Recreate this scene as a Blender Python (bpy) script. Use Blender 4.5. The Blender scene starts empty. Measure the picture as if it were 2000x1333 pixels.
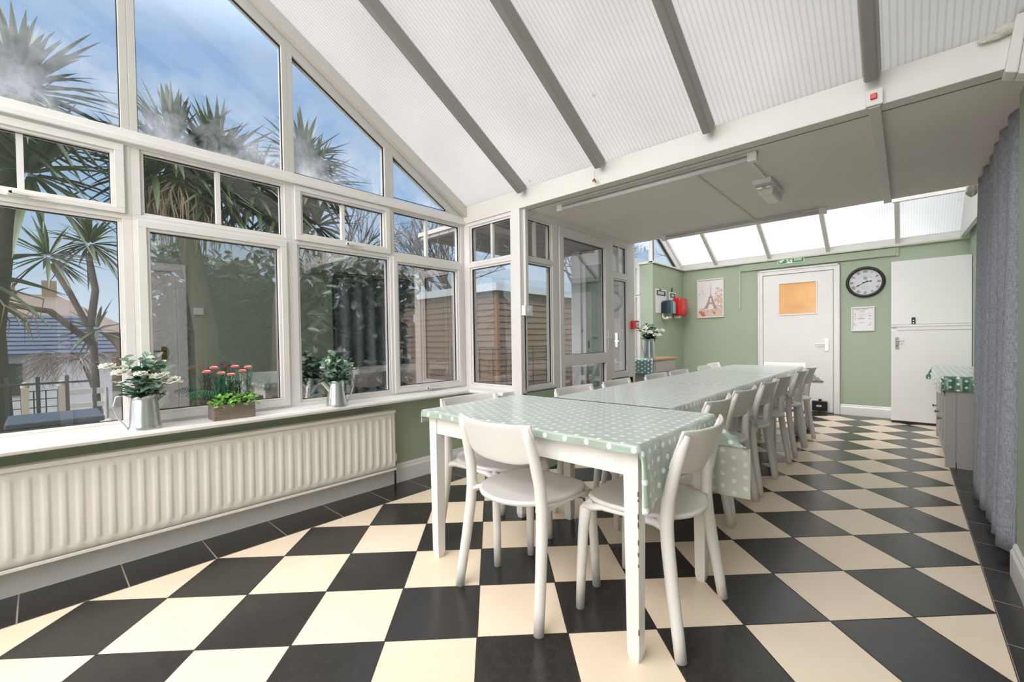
import bpy, bmesh, math, random
from mathutils import Vector, Matrix, noise
R = math.radians
C = bpy.context.scene
col = C.collection
random.seed(7)

# ------------------------------------------------------------------ camera
cam_d = bpy.data.cameras.new('camera')
cam = bpy.data.objects.new('camera', cam_d); col.objects.link(cam)
fwd = Vector((-0.6742136, 0.73831704, -0.01799903))
rgt = Vector((0.73853537, 0.6740532, -0.01475781))
up = -Vector((0.00123636, -0.02324284, -0.99972908))
M = Matrix((rgt, up, -fwd)).transposed().to_4x4()
M.translation = Vector((2.7365396, -1.28746322, 1.0842103))
cam.matrix_world = M
cam_d.sensor_width = 36.0
cam_d.lens = 843.545 / 2000 * 36
cam_d.shift_y = 0.006
cam_d.clip_start = 0.02
C.camera = cam

# ------------------------------------------------------------------ view, world
C.view_settings.view_transform = 'Standard'
C.view_settings.look = 'None'
C.view_settings.gamma = 1.0
C.view_settings.use_curve_mapping = False
C.view_settings.exposure = 0.5
C.cycles.transparent_max_bounces = 24
C.cycles.max_bounces = 10
C.cycles.diffuse_bounces = 7
C.cycles.sample_clamp_indirect = 6.0

W = bpy.data.worlds.new('sky'); C.world = W; W.use_nodes = True
nt = W.node_tree; nt.nodes.clear()
def N(nt, t, **k):
    n = nt.nodes.new(t)
    for a, b in k.items():
        if a in n.inputs: n.inputs[a].default_value = b
        else: setattr(n, a, b)
    return n
def L(nt, a, b): nt.links.new(a, b)
tc = N(nt, 'ShaderNodeTexCoord')
sp = N(nt, 'ShaderNodeSeparateXYZ'); L(nt, tc.outputs['Generated'], sp.inputs[0])
rp = N(nt, 'ShaderNodeValToRGB'); L(nt, sp.outputs['Z'], rp.inputs[0])
e = rp.color_ramp.elements
e[0].position = 0.0; e[0].color = (.56, .64, .70, 1)
e[1].position = 1.0; e[1].color = (1.0, 1.0, 1.0, 1)
for p, c in ((.10, (.38, .50, .61, 1)), (.25, (.235, .375, .55, 1)), (.45, (.18, .31, .51, 1)), (.58, (.34, .46, .64, 1)), (.72, (.97, .97, .98, 1))):
    q = e.new(p); q.color = c
ns = N(nt, 'ShaderNodeTexNoise', Scale=3.2, Detail=6.0, Roughness=.6)
mp = N(nt, 'ShaderNodeMapping'); mp.inputs['Scale'].default_value = (1, 1, 2.2)
L(nt, tc.outputs['Generated'], mp.inputs[0]); L(nt, mp.outputs[0], ns.inputs['Vector'])
cr = N(nt, 'ShaderNodeValToRGB'); L(nt, ns.outputs[0], cr.inputs[0])
cr.color_ramp.elements[0].position = .42; cr.color_ramp.elements[1].position = .75
mx = N(nt, 'ShaderNodeMixRGB'); mx.inputs[2].default_value = (.43, .49, .57, 1)
ml = N(nt, 'ShaderNodeMath', operation='MULTIPLY'); ml.inputs[1].default_value = .7
L(nt, cr.outputs[0], ml.inputs[0]); L(nt, ml.outputs[0], mx.inputs[0]); L(nt, rp.outputs[0], mx.inputs[1])
st = N(nt, 'ShaderNodeMapRange'); L(nt, sp.outputs['Z'], st.inputs[0])
st.inputs[1].default_value = .5; st.inputs[2].default_value = .8; st.inputs[3].default_value = 1.0; st.inputs[4].default_value = 3.6
# sky glow added behind the viewer to brighten the room
dt_ = N(nt, 'ShaderNodeVectorMath', operation='DOT_PRODUCT'); dt_.inputs[1].default_value = Vector((.25, -.86, .45)).normalized()
L(nt, tc.outputs['Generated'], dt_.inputs[0])
gw = N(nt, 'ShaderNodeMapRange'); gw.interpolation_type = 'SMOOTHSTEP'; L(nt, dt_.outputs['Value'], gw.inputs[0])
for i, v in zip((1, 2, 3, 4), (.35, .9, 0.0, 3.4)): gw.inputs[i].default_value = v
sm = N(nt, 'ShaderNodeMath', operation='ADD'); L(nt, st.outputs[0], sm.inputs[0]); L(nt, gw.outputs[0], sm.inputs[1])
wh = N(nt, 'ShaderNodeMixRGB'); wh.inputs[2].default_value = (1, .965, .945, 1); L(nt, mx.outputs[0], wh.inputs[1])
gf = N(nt, 'ShaderNodeMath', operation='MULTIPLY'); gf.inputs[1].default_value = .29; L(nt, gw.outputs[0], gf.inputs[0]); L(nt, gf.outputs[0], wh.inputs[0])
bg = N(nt, 'ShaderNodeBackground'); L(nt, wh.outputs[0], bg.inputs[0]); L(nt, sm.outputs[0], bg.inputs[1])
wo = N(nt, 'ShaderNodeOutputWorld'); L(nt, bg.outputs[0], wo.inputs[0])
sun_d = bpy.data.lights.new('sun', 'SUN'); sun_d.energy = .7; sun_d.angle = R(25); sun_d.color = (1, .97, .92)
sun = bpy.data.objects.new('sun', sun_d); col.objects.link(sun)
sun.rotation_euler = (R(-22), R(32), 0)      # from the house side, high: soft light on roof and garden

# ------------------------------------------------------------------ materials
MATS = {}
def new_mat(name):
    m = bpy.data.materials.new(name); m.use_nodes = True
    t = m.node_tree; t.nodes.clear()
    o = N(t, 'ShaderNodeOutputMaterial')
    return m, t, o
def mat(name, c, rough=.5, var=.06, scale=6, bump=0, bscale=60, metal=0, spec=.5, coat=0, c2=None, emit=0, sub=0, stretch=None):
    if name in MATS: return MATS[name]
    m, t, o = new_mat(name)
    b = N(t, 'ShaderNodeBsdfPrincipled')
    b.inputs['Roughness'].default_value = rough; b.inputs['Metallic'].default_value = metal
    b.inputs['Specular IOR Level'].default_value = spec; b.inputs['Coat Weight'].default_value = coat
    b.inputs['Coat Roughness'].default_value = .08
    tcn = N(t, 'ShaderNodeTexCoord'); src = tcn.outputs['Object']
    if stretch:
        mpn = N(t, 'ShaderNodeMapping'); mpn.inputs['Scale'].default_value = stretch
        L(t, src, mpn.inputs[0]); src = mpn.outputs[0]
    n1 = N(t, 'ShaderNodeTexNoise', Scale=scale, Detail=5.0); L(t, src, n1.inputs['Vector'])
    r = N(t, 'ShaderNodeMixRGB')
    if c2 is None:
        a = [max(0, x * (1 - var)) for x in c]; d = [min(1, x * (1 + var)) for x in c]
    else: a, d = c, c2
    r.inputs[1].default_value = (*a, 1); r.inputs[2].default_value = (*d, 1)
    L(t, n1.outputs[0], r.inputs[0]); L(t, r.outputs[0], b.inputs['Base Color'])
    if bump:
        n2 = N(t, 'ShaderNodeTexNoise', Scale=bscale, Detail=4.0); L(t, src, n2.inputs['Vector'])
        bp = N(t, 'ShaderNodeBump', Strength=bump, Distance=.01); L(t, n2.outputs[0], bp.inputs['Height']); L(t, bp.outputs[0], b.inputs['Normal'])
    if emit:
        L(t, r.outputs[0], b.inputs['Emission Color']); b.inputs['Emission Strength'].default_value = emit
    L(t, b.outputs[0], o.inputs[0])
    MATS[name] = m; return m

upvc = mat('white_frame', (.74, .72, .695), .35, .03)
dim_frame = mat('dimmed_frame_white', (.56, .54, .505), .5, .06, 3)  # darker copy of the frame white; weaker light up high put into the colour
gask = mat('black_gasket', (.012, .012, .012), .6)
wood_w = mat('white_painted_timber', (.70, .685, .645), .45, .05, 4, .1, 30)
rafter_m = mat('rafter_paint', (.27, .257, .24), .45, .06, 3)
gloss_w = mat('white_gloss_paint', (.80, .785, .76), .3, .03, 5)
greenwall = mat('sage_green_wall', (.37, .435, .325), .6, .05, 2.5, .08, 120)
ceil_m = mat('ceiling_paint', (.86, .80, .77), .8, .05, 2, .1, 80)
chair_m = mat('white_moulded_plastic', (.76, .735, .705), .38, .02, 4)
table_m = mat('white_table_paint', (.80, .785, .75), .35, .03, 8)
chip_m = mat('chipped_wood', (.16, .09, .05), .7)
rad_m = mat('cream_radiator_enamel', (.86, .825, .77), .38, .04, 4)
steel_m = mat('galvanised_steel', (.62, .64, .65), .28, .12, 14, 0, 60, 1.0)
chrome = mat('chrome', (.75, .75, .75), .15, .02, 5, metal=1)
brass = mat('aged_brass', (.35, .25, .12), .35, .1, 20, metal=1)
blackp = mat('black_plastic', (.012, .012, .013), .35)
redp = mat('red_plastic', (.62, .012, .012), .25, .04)
greyp = mat('grey_painted_timber', (.40, .385, .36), .45, .04, 4)
oak = mat('oak_top', (.50, .29, .13), .45, .2, 8, 0, 60, stretch=(1, 8, 8))
leaf_d = mat('dark_leaf', (.03, .09, .055), .4, .3, 9, c2=(.08, .19, .11))
leaf_g = mat('eucalyptus_leaf', (.22, .36, .27), .5, c2=(.62, .72, .60), scale=16)
leaf_b = mat('bright_leaf', (.10, .34, .04), .5, c2=(.32, .60, .10), scale=20)
grass_m = mat('dianthus_stem', (.025, .11, .06), .5, c2=(.07, .24, .11), scale=12)
petal_w = mat('white_petal', (.86, .86, .80), .6, .05)
petal_p = mat('pink_petal', (.80, .16, .20), .6, c2=(.95, .60, .55), scale=60)
crate_m = mat('weathered_wood', (.10, .075, .06), .8, c2=(.34, .27, .23), scale=9, bump=.5, bscale=25, stretch=(6, 1, 14))
palm_m = mat('palm_frond', (.018, .036, .013), .4, c2=(.085, .12, .052), scale=2.5)
palm_y = mat('pale_palm_frond', (.14, .16, .05), .45, c2=(.36, .36, .17), scale=4)
dead_m = mat('dead_frond', (.09, .062, .042), .8, c2=(.24, .18, .125), scale=7)
bark_m = mat('bark', (.028, .022, .017), .9, c2=(.075, .058, .042), scale=12, bump=.6, bscale=30)
twig_m = mat('bare_twig', (.05, .04, .034), .9, .2)
hedge_m = mat('hedge_leaf', (.005, .010, .006), .6, c2=(.012, .026, .013), scale=6)
laurel_m = mat('laurel_leaf', (.005, .018, .011), .24, c2=(.018, .055, .028), scale=5)
slate_m = mat('slate_roof', (.032, .045, .075), .8, .25, 3, .3, 10, spec=.2, stretch=(1, 1, 9))
tile_m = mat('tiled_roof', (.085, .065, .055), .8, .25, 6)
render_m = mat('white_render', (.25, .26, .275), .8)
brick_m = mat('brick', (.12, .08, .055), .9, .3, 8)
paving_m = mat('paving', (.075, .072, .066), .9, .15, 3)
navy_m = mat('navy_rattan', (.009, .022, .045), .6, .3, 40, .5, 120)
stone_m = mat('concrete_cream', (.27, .24, .20), .85, .1)
fascia_m = mat('pale_fascia', (.27, .31, .335), .5)
iron_m = mat('black_iron', (.015, .016, .018), .5)
paper_m = mat('white_paper', (.80, .79, .77), .7, .03)
ink_m = mat('grey_ink', (.10, .10, .10), .7)
red_dark = mat('dark_red_plastic', (.35, .01, .01), .35)
plaster_m = mat('broken_plaster', (.62, .60, .54), .9, .12, 14, 1.0, 40)

def polycarb(name, hi, lo):
    m, t, o = new_mat(name)
    tcn = N(t, 'ShaderNodeTexCoord'); s = N(t, 'ShaderNodeSeparateXYZ'); L(t, tcn.outputs['Object'], s.inputs[0])
    w = N(t, 'ShaderNodeMath', operation='MULTIPLY'); w.inputs[1].default_value = 2 * math.pi / .0235; L(t, s.outputs['X'], w.inputs[0])
    sn = N(t, 'ShaderNodeMath', operation='SINE'); L(t, w.outputs[0], sn.inputs[0])
    rpn = N(t, 'ShaderNodeMapRange'); L(t, sn.outputs[0], rpn.inputs[0])
    for i, v in zip((1, 2, 3, 4), (.25, 1.0, 0.0, 1.0)): rpn.inputs[i].default_value = v
    n1 = N(t, 'ShaderNodeTexNoise', Scale=1.6, Detail=6.0); L(t, tcn.outputs['Object'], n1.inputs['Vector'])
    vo = N(t, 'ShaderNodeTexVoronoi', Scale=4.2); L(t, tcn.outputs['Object'], vo.inputs['Vector'])
    dirt = N(t, 'ShaderNodeMapRange'); L(t, vo.outputs['Distance'], dirt.inputs[0])
    for i, v in zip((1, 2, 3, 4), (.03, .075, .72, 1.0)): dirt.inputs[i].default_value = v
    c = N(t, 'ShaderNodeMixRGB'); c.inputs[1].default_value = (*hi, 1); c.inputs[2].default_value = (*lo, 1)
    L(t, rpn.outputs[0], c.inputs[0])
    d = N(t, 'ShaderNodeMixRGB'); d.blend_type = 'MULTIPLY'; d.inputs[0].default_value = .22
    L(t, c.outputs[0], d.inputs[1]); L(t, n1.outputs[0], d.inputs[2])
    d2 = N(t, 'ShaderNodeMixRGB'); d2.blend_type = 'MULTIPLY'; d2.inputs[0].default_value = 1
    L(t, d.outputs[0], d2.inputs[1]); L(t, dirt.outputs[0], d2.inputs[2])
    tr = N(t, 'ShaderNodeBsdfTranslucent'); df = N(t, 'ShaderNodeBsdfDiffuse')
    L(t, d2.outputs[0], tr.inputs[0]); L(t, d2.outputs[0], df.inputs[0])
    ms = N(t, 'ShaderNodeMixShader'); ms.inputs[0].default_value = .16
    L(t, tr.outputs[0], ms.inputs[1]); L(t, df.outputs[0], ms.inputs[2]); L(t, ms.outputs[0], o.inputs[0])
    return m
poly_m = polycarb('twinwall_polycarbonate', (.635, .62, .61), (.525, .515, .505))
poly_c = polycarb('clear_twinwall', (.80, .795, .79), (.71, .705, .70))

def glass(name, refl, fog=0.0, tint=(1, 1, 1)):
    m, t, o = new_mat(name)
    tr = N(t, 'ShaderNodeBsdfTransparent'); tr.inputs[0].default_value = (*tint, 1)
    gl = N(t, 'ShaderNodeBsdfGlossy'); gl.inputs['Roughness'].default_value = 0.0
    gn = N(t, 'ShaderNodeNewGeometry'); dp_ = N(t, 'ShaderNodeVectorMath', operation='DOT_PRODUCT')
    L(t, gn.outputs['Normal'], dp_.inputs[0]); L(t, gn.outputs['Incoming'], dp_.inputs[1])
    ab = N(t, 'ShaderNodeMath', operation='ABSOLUTE'); L(t, dp_.outputs['Value'], ab.inputs[0])
    om = N(t, 'ShaderNodeMath', operation='SUBTRACT'); om.inputs[0].default_value = 1.0; L(t, ab.outputs[0], om.inputs[1])
    p5 = N(t, 'ShaderNodeMath', operation='POWER'); p5.inputs[1].default_value = 5.0; L(t, om.outputs[0], p5.inputs[0])
    ad = N(t, 'ShaderNodeMath', operation='MULTIPLY_ADD'); ad.inputs[1].default_value = .96; ad.inputs[2].default_value = .03 + refl; ad.use_clamp = True
    L(t, p5.outputs[0], ad.inputs[0])
    ms = N(t, 'ShaderNodeMixShader'); L(t, ad.outputs[0], ms.inputs[0]); L(t, tr.outputs[0], ms.inputs[1]); L(t, gl.outputs[0], ms.inputs[2])
    out = ms.outputs[0]
    if fog:
        tcn = N(t, 'ShaderNodeTexCoord')
        s = N(t, 'ShaderNodeSeparateXYZ'); L(t, tcn.outputs['Object'], s.inputs[0])
        mr = N(t, 'ShaderNodeMapRange'); L(t, s.outputs['Z'], mr.inputs[0])
        for i, v in zip((1, 2, 3, 4), (2.15, 2.75, 1.0, 0.0)): mr.inputs[i].default_value = v
        n1 = N(t, 'ShaderNodeTexNoise', Scale=3.5, Detail=7.0, Roughness=.65); L(t, tcn.outputs['Object'], n1.inputs['Vector'])
        r2 = N(t, 'ShaderNodeMapRange'); L(t, n1.outputs[0], r2.inputs[0])
        for i, v in zip((1, 2, 3, 4), (.38, .68, 0.0, 1.0)): r2.inputs[i].default_value = v
        mu = N(t, 'ShaderNodeMath', operation='MULTIPLY'); L(t, mr.outputs[0], mu.inputs[0]); L(t, r2.outputs[0], mu.inputs[1])
        m2 = N(t, 'ShaderNodeMath', operation='MULTIPLY'); m2.inputs[1].default_value = fog; L(t, mu.outputs[0], m2.inputs[0])
        tl = N(t, 'ShaderNodeBsdfTranslucent'); tl.inputs[0].default_value = (.9, .92, .95, 1)
        m3 = N(t, 'ShaderNodeMixShader'); L(t, m2.outputs[0], m3.inputs[0]); L(t, out, m3.inputs[1]); L(t, tl.outputs[0], m3.inputs[2]); out = m3.outputs[0]
    L(t, out, o.inputs[0]); return m
glass_lo = glass('window_glass', .29)
glass_jg = glass('corner_window_glass', .10)
glass_cl = glass('clear_window_glass', .06)
glass_up = glass('misted_glass', .01, .5)
glass_mid = glass('fanlight_glass', .05)
glass_pic = glass('picture_glass', .0)

def floor_material():
    m, t, o = new_mat('checker_tiles')
    T = .333; q = 1 / math.sqrt(2); BW = .17
    geo = N(t, 'ShaderNodeTexCoord'); s = N(t, 'ShaderNodeSeparateXYZ'); L(t, geo.outputs['Object'], s.inputs[0])
    def ma(op, a, b=None):
        n = N(t, 'ShaderNodeMath', operation=op)
        for i, x in enumerate((a, b)):
            if x is None: continue
            if isinstance(x, (int, float)): n.inputs[i].default_value = x
            else: L(t, x, n.inputs[i])
        return n.outputs[0]
    X, Y = s.outputs['X'], s.outputs['Y']
    a = ma('SUBTRACT', ma('DIVIDE', ma('SUBTRACT', X, BW), q * T), 5.0)      # i-j
    b = ma('DIVIDE', Y, q * T)                                             # i+j
    i = ma('DIVIDE', ma('ADD', a, b), 2.0); j = ma('DIVIDE', ma('SUBTRACT', b, a), 2.0)
    fi, fj = ma('FLOOR', i), ma('FLOOR', j)
    par = ma('PINGPONG', ma('ADD', fi, fj), 1.0)        # 0 black, 1 cream
    field = ma('MULTIPLY', ma('GREATER_THAN', X, BW), ma('LESS_THAN', X, BW + 12 * q * T))
    field = ma('MULTIPLY', field, ma('LESS_THAN', Y, 5.86))
    cream = ma('MULTIPLY', par, field)
    def edge(v): 
        f = ma('FRACT', v); return ma('MINIMUM', f, ma('SUBTRACT', 1.0, f))
    gi = ma('MULTIPLY', ma('MINIMUM', edge(i), edge(j)), T)
    gb = ma('MULTIPLY', edge(ma('DIVIDE', ma('ADD', Y, .04), T)), T)
    ex = ma('MINIMUM', ma('ABSOLUTE', ma('SUBTRACT', X, BW)), ma('ABSOLUTE', ma('SUBTRACT', X, BW + 12 * q * T)))
    inv = ma('SUBTRACT', 1.0, field)
    g = ma('ADD', ma('MULTIPLY', gi, field), ma('MULTIPLY', gb, inv)); g = ma('MINIMUM', g, ex)
    grout = ma('LESS_THAN', g, .0026)
    pale = ma('MULTIPLY', grout, inv)
    # colours
    n1 = N(t, 'ShaderNodeTexNoise', Scale=2.2, Detail=6.0); L(t, geo.outputs['Object'], n1.inputs['Vector'])
    n2 = N(t, 'ShaderNodeTexNoise', Scale=26.0, Detail=5.0); L(t, geo.outputs['Object'], n2.inputs['Vector'])
    def mixc(f, c1, c2):
        k = N(t, 'ShaderNodeMixRGB')
        if isinstance(f, (int, float)): k.inputs[0].default_value = f
        else: L(t, f, k.inputs[0])
        for ii, c in ((1, c1), (2, c2)):
            if isinstance(c, tuple): k.inputs[ii].default_value = (*c, 1)
            else: L(t, c, k.inputs[ii])
        return k.outputs[0]
    blk = mixc(n2.outputs[0], (.012, .011, .010), (.042, .038, .034))
    crm = mixc(n1.outputs[0], (.79, .63, .455), (.89, .775, .635))
    c = mixc(cream, blk, crm)
    c = mixc(grout, c, (.022, .018, .015)); c = mixc(pale, c, (.30, .27, .24))
    bs = N(t, 'ShaderNodeBsdfPrincipled'); L(t, c, bs.inputs['Base Color'])
    n3 = N(t, 'ShaderNodeTexNoise', Scale=5.0, Detail=4.0); L(t, geo.outputs['Object'], n3.inputs['Vector'])
    ro = N(t, 'ShaderNodeMapRange'); L(t, n3.outputs[0], ro.inputs[0]); ro.inputs[3].default_value = .20; ro.inputs[4].default_value = .31
    rr = ma('ADD', ma('MULTIPLY', cream, .10), ro.outputs[0]); rr = ma('ADD', rr, ma('MULTIPLY', grout, .4))
    L(t, rr, bs.inputs['Roughness'])
    bs.inputs['Specular IOR Level'].default_value = .55
    hgt = ma('SUBTRACT', ma('MULTIPLY', n2.outputs[0], ma('SUBTRACT', .30, ma('MULTIPLY', cream, .22))), ma('MULTIPLY', grout, .5))
    bp = N(t, 'ShaderNodeBump', Strength=.35, Distance=.004); L(t, hgt, bp.inputs['Height']); L(t, bp.outputs[0], bs.inputs['Normal'])
    L(t, bs.outputs[0], o.inputs[0]); return m

def cloth_material(name, base, dark=1.0):
    m, t, o = new_mat(name)
    uv = N(t, 'ShaderNodeUVMap'); s = N(t, 'ShaderNodeSeparateXYZ'); L(t, uv.outputs[0], s.inputs[0])
    def ma(op, a, b=None):
        n = N(t, 'ShaderNodeMath', operation=op)
        for i, x in enumerate((a, b)):
            if x is None: continue
            if isinstance(x, (int, float)): n.inputs[i].default_value = x
            else: L(t, x, n.inputs[i])
        return n.outputs[0]
    p = .052
    u = ma('DIVIDE', s.outputs[0], p * .866); v = ma('DIVIDE', s.outputs[1], p)
    fu = ma('SUBTRACT', ma('FRACT', u), .5)
    sh = ma('MULTIPLY', ma('FLOORED_MODULO', ma('FLOOR', u), 2.0), .5)
    fv = ma('SUBTRACT', ma('FRACT', ma('ADD', v, sh)), .5)
    d = ma('SQRT', ma('ADD', ma('POWER', ma('MULTIPLY', fu, .866), 2.0), ma('POWER', fv, 2.0)))
    dot = ma('LESS_THAN', d, .185)
    c = N(t, 'ShaderNodeMixRGB'); L(t, dot, c.inputs[0]); c.inputs[1].default_value = (*base, 1); c.inputs[2].default_value = (.85, .86, .82, 1)
    gm = N(t, 'ShaderNodeNewGeometry')
    cb = N(t, 'ShaderNodeMixRGB'); L(t, dot, cb.inputs[0]); cb.inputs[1].default_value = (.56, .57, .52, 1); cb.inputs[2].default_value = (.74, .75, .70, 1)
    mxb = N(t, 'ShaderNodeMixRGB'); L(t, gm.outputs['Backfacing'], mxb.inputs[0]); L(t, c.outputs[0], mxb.inputs[1]); L(t, cb.outputs[0], mxb.inputs[2])
    b = N(t, 'ShaderNodeBsdfPrincipled'); L(t, mxb.outputs[0], b.inputs['Base Color'])
    b.inputs['Roughness'].default_value = .42; b.inputs['Specular IOR Level'].default_value = 1.0; b.inputs['Coat Weight'].default_value = .7; b.inputs['Coat Roughness'].default_value = .16
    b.inputs['Sheen Weight'].default_value = .55; b.inputs['Sheen Roughness'].default_value = .45
    tcn = N(t, 'ShaderNodeTexCoord')
    n1 = N(t, 'ShaderNodeTexNoise', Scale=7.0, Detail=3.0); L(t, tcn.outputs['Object'], n1.inputs['Vector'])
    mp1 = N(t, 'ShaderNodeMapping'); mp1.inputs['Scale'].default_value = (2.0, 9.0, 1); mp1.inputs['Rotation'].default_value = (0, 0, .35)
    L(t, tcn.outputs['Object'], mp1.inputs[0]); n2 = N(t, 'ShaderNodeTexNoise', Scale=3.0, Detail=3.0); L(t, mp1.outputs[0], n2.inputs['Vector'])
    ad = ma('ADD', n1.outputs[0], n2.outputs[0])
    bp = N(t, 'ShaderNodeBump', Strength=.7, Distance=.02); L(t, ad, bp.inputs['Height']); L(t, bp.outputs[0], b.inputs['Normal'])
    L(t, b.outputs[0], o.inputs[0]); return m
cloth_m = cloth_material('spotted_oilcloth', (.34, .425, .35))
cloth_dark = cloth_material('dark_spotted_oilcloth', (.05, .17, .085))

def curtain_material():
    m, t, o = new_mat('heather_grey_linen')
    tcn = N(t, 'ShaderNodeUVMap')
    b = N(t, 'ShaderNodeBsdfPrincipled'); b.inputs['Roughness'].default_value = .95; b.inputs['Specular IOR Level'].default_value = .1
    outs = []
    for scl in ((900, 90, 1), (90, 900, 1)):
        mpn = N(t, 'ShaderNodeMapping'); mpn.inputs['Scale'].default_value = scl; L(t, tcn.outputs[0], mpn.inputs[0])
        n = N(t, 'ShaderNodeTexNoise', Scale=.35, Detail=3.0); L(t, mpn.outputs[0], n.inputs['Vector']); outs.append(n.outputs[0])
    ad = N(t, 'ShaderNodeMath', operation='ADD'); L(t, outs[0], ad.inputs[0]); L(t, outs[1], ad.inputs[1])
    r = N(t, 'ShaderNodeValToRGB'); hv = N(t, 'ShaderNodeMath', operation='MULTIPLY'); hv.inputs[1].default_value = .5
    L(t, ad.outputs[0], hv.inputs[0]); L(t, hv.outputs[0], r.inputs[0])
    r.color_ramp.elements[0].position = .36; r.color_ramp.elements[0].color = (.20, .205, .235, 1)
    r.color_ramp.elements[1].position = .64; r.color_ramp.elements[1].color = (.47, .475, .51, 1)
    L(t, r.outputs[0], b.inputs['Base Color'])
    bp = N(t, 'ShaderNodeBump', Strength=.4, Distance=.003); L(t, ad.outputs[0], bp.inputs['Height']); L(t, bp.outputs[0], b.inputs['Normal'])
    L(t, b.outputs[0], o.inputs[0]); return m

def weatherboard():
    m, t, o = new_mat('brown_weatherboard')
    tcn = N(t, 'ShaderNodeTexCoord')
    mpn = N(t, 'ShaderNodeMapping'); mpn.inputs['Scale'].default_value = (1, 1, 12); L(t, tcn.outputs['Object'], mpn.inputs[0])
    n = N(t, 'ShaderNodeTexNoise', Scale=1.5, Detail=5.0); L(t, mpn.outputs[0], n.inputs['Vector'])
    k = N(t, 'ShaderNodeMixRGB'); k.inputs[1].default_value = (.055, .033, .02, 1); k.inputs[2].default_value = (.125, .078, .047, 1); L(t, n.outputs[0], k.inputs[0])
    b = N(t, 'ShaderNodeBsdfPrincipled'); b.inputs['Roughness'].default_value = .7; L(t, k.outputs[0], b.inputs['Base Color'])
    L(t, b.outputs[0], o.inputs[0]); return m

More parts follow.
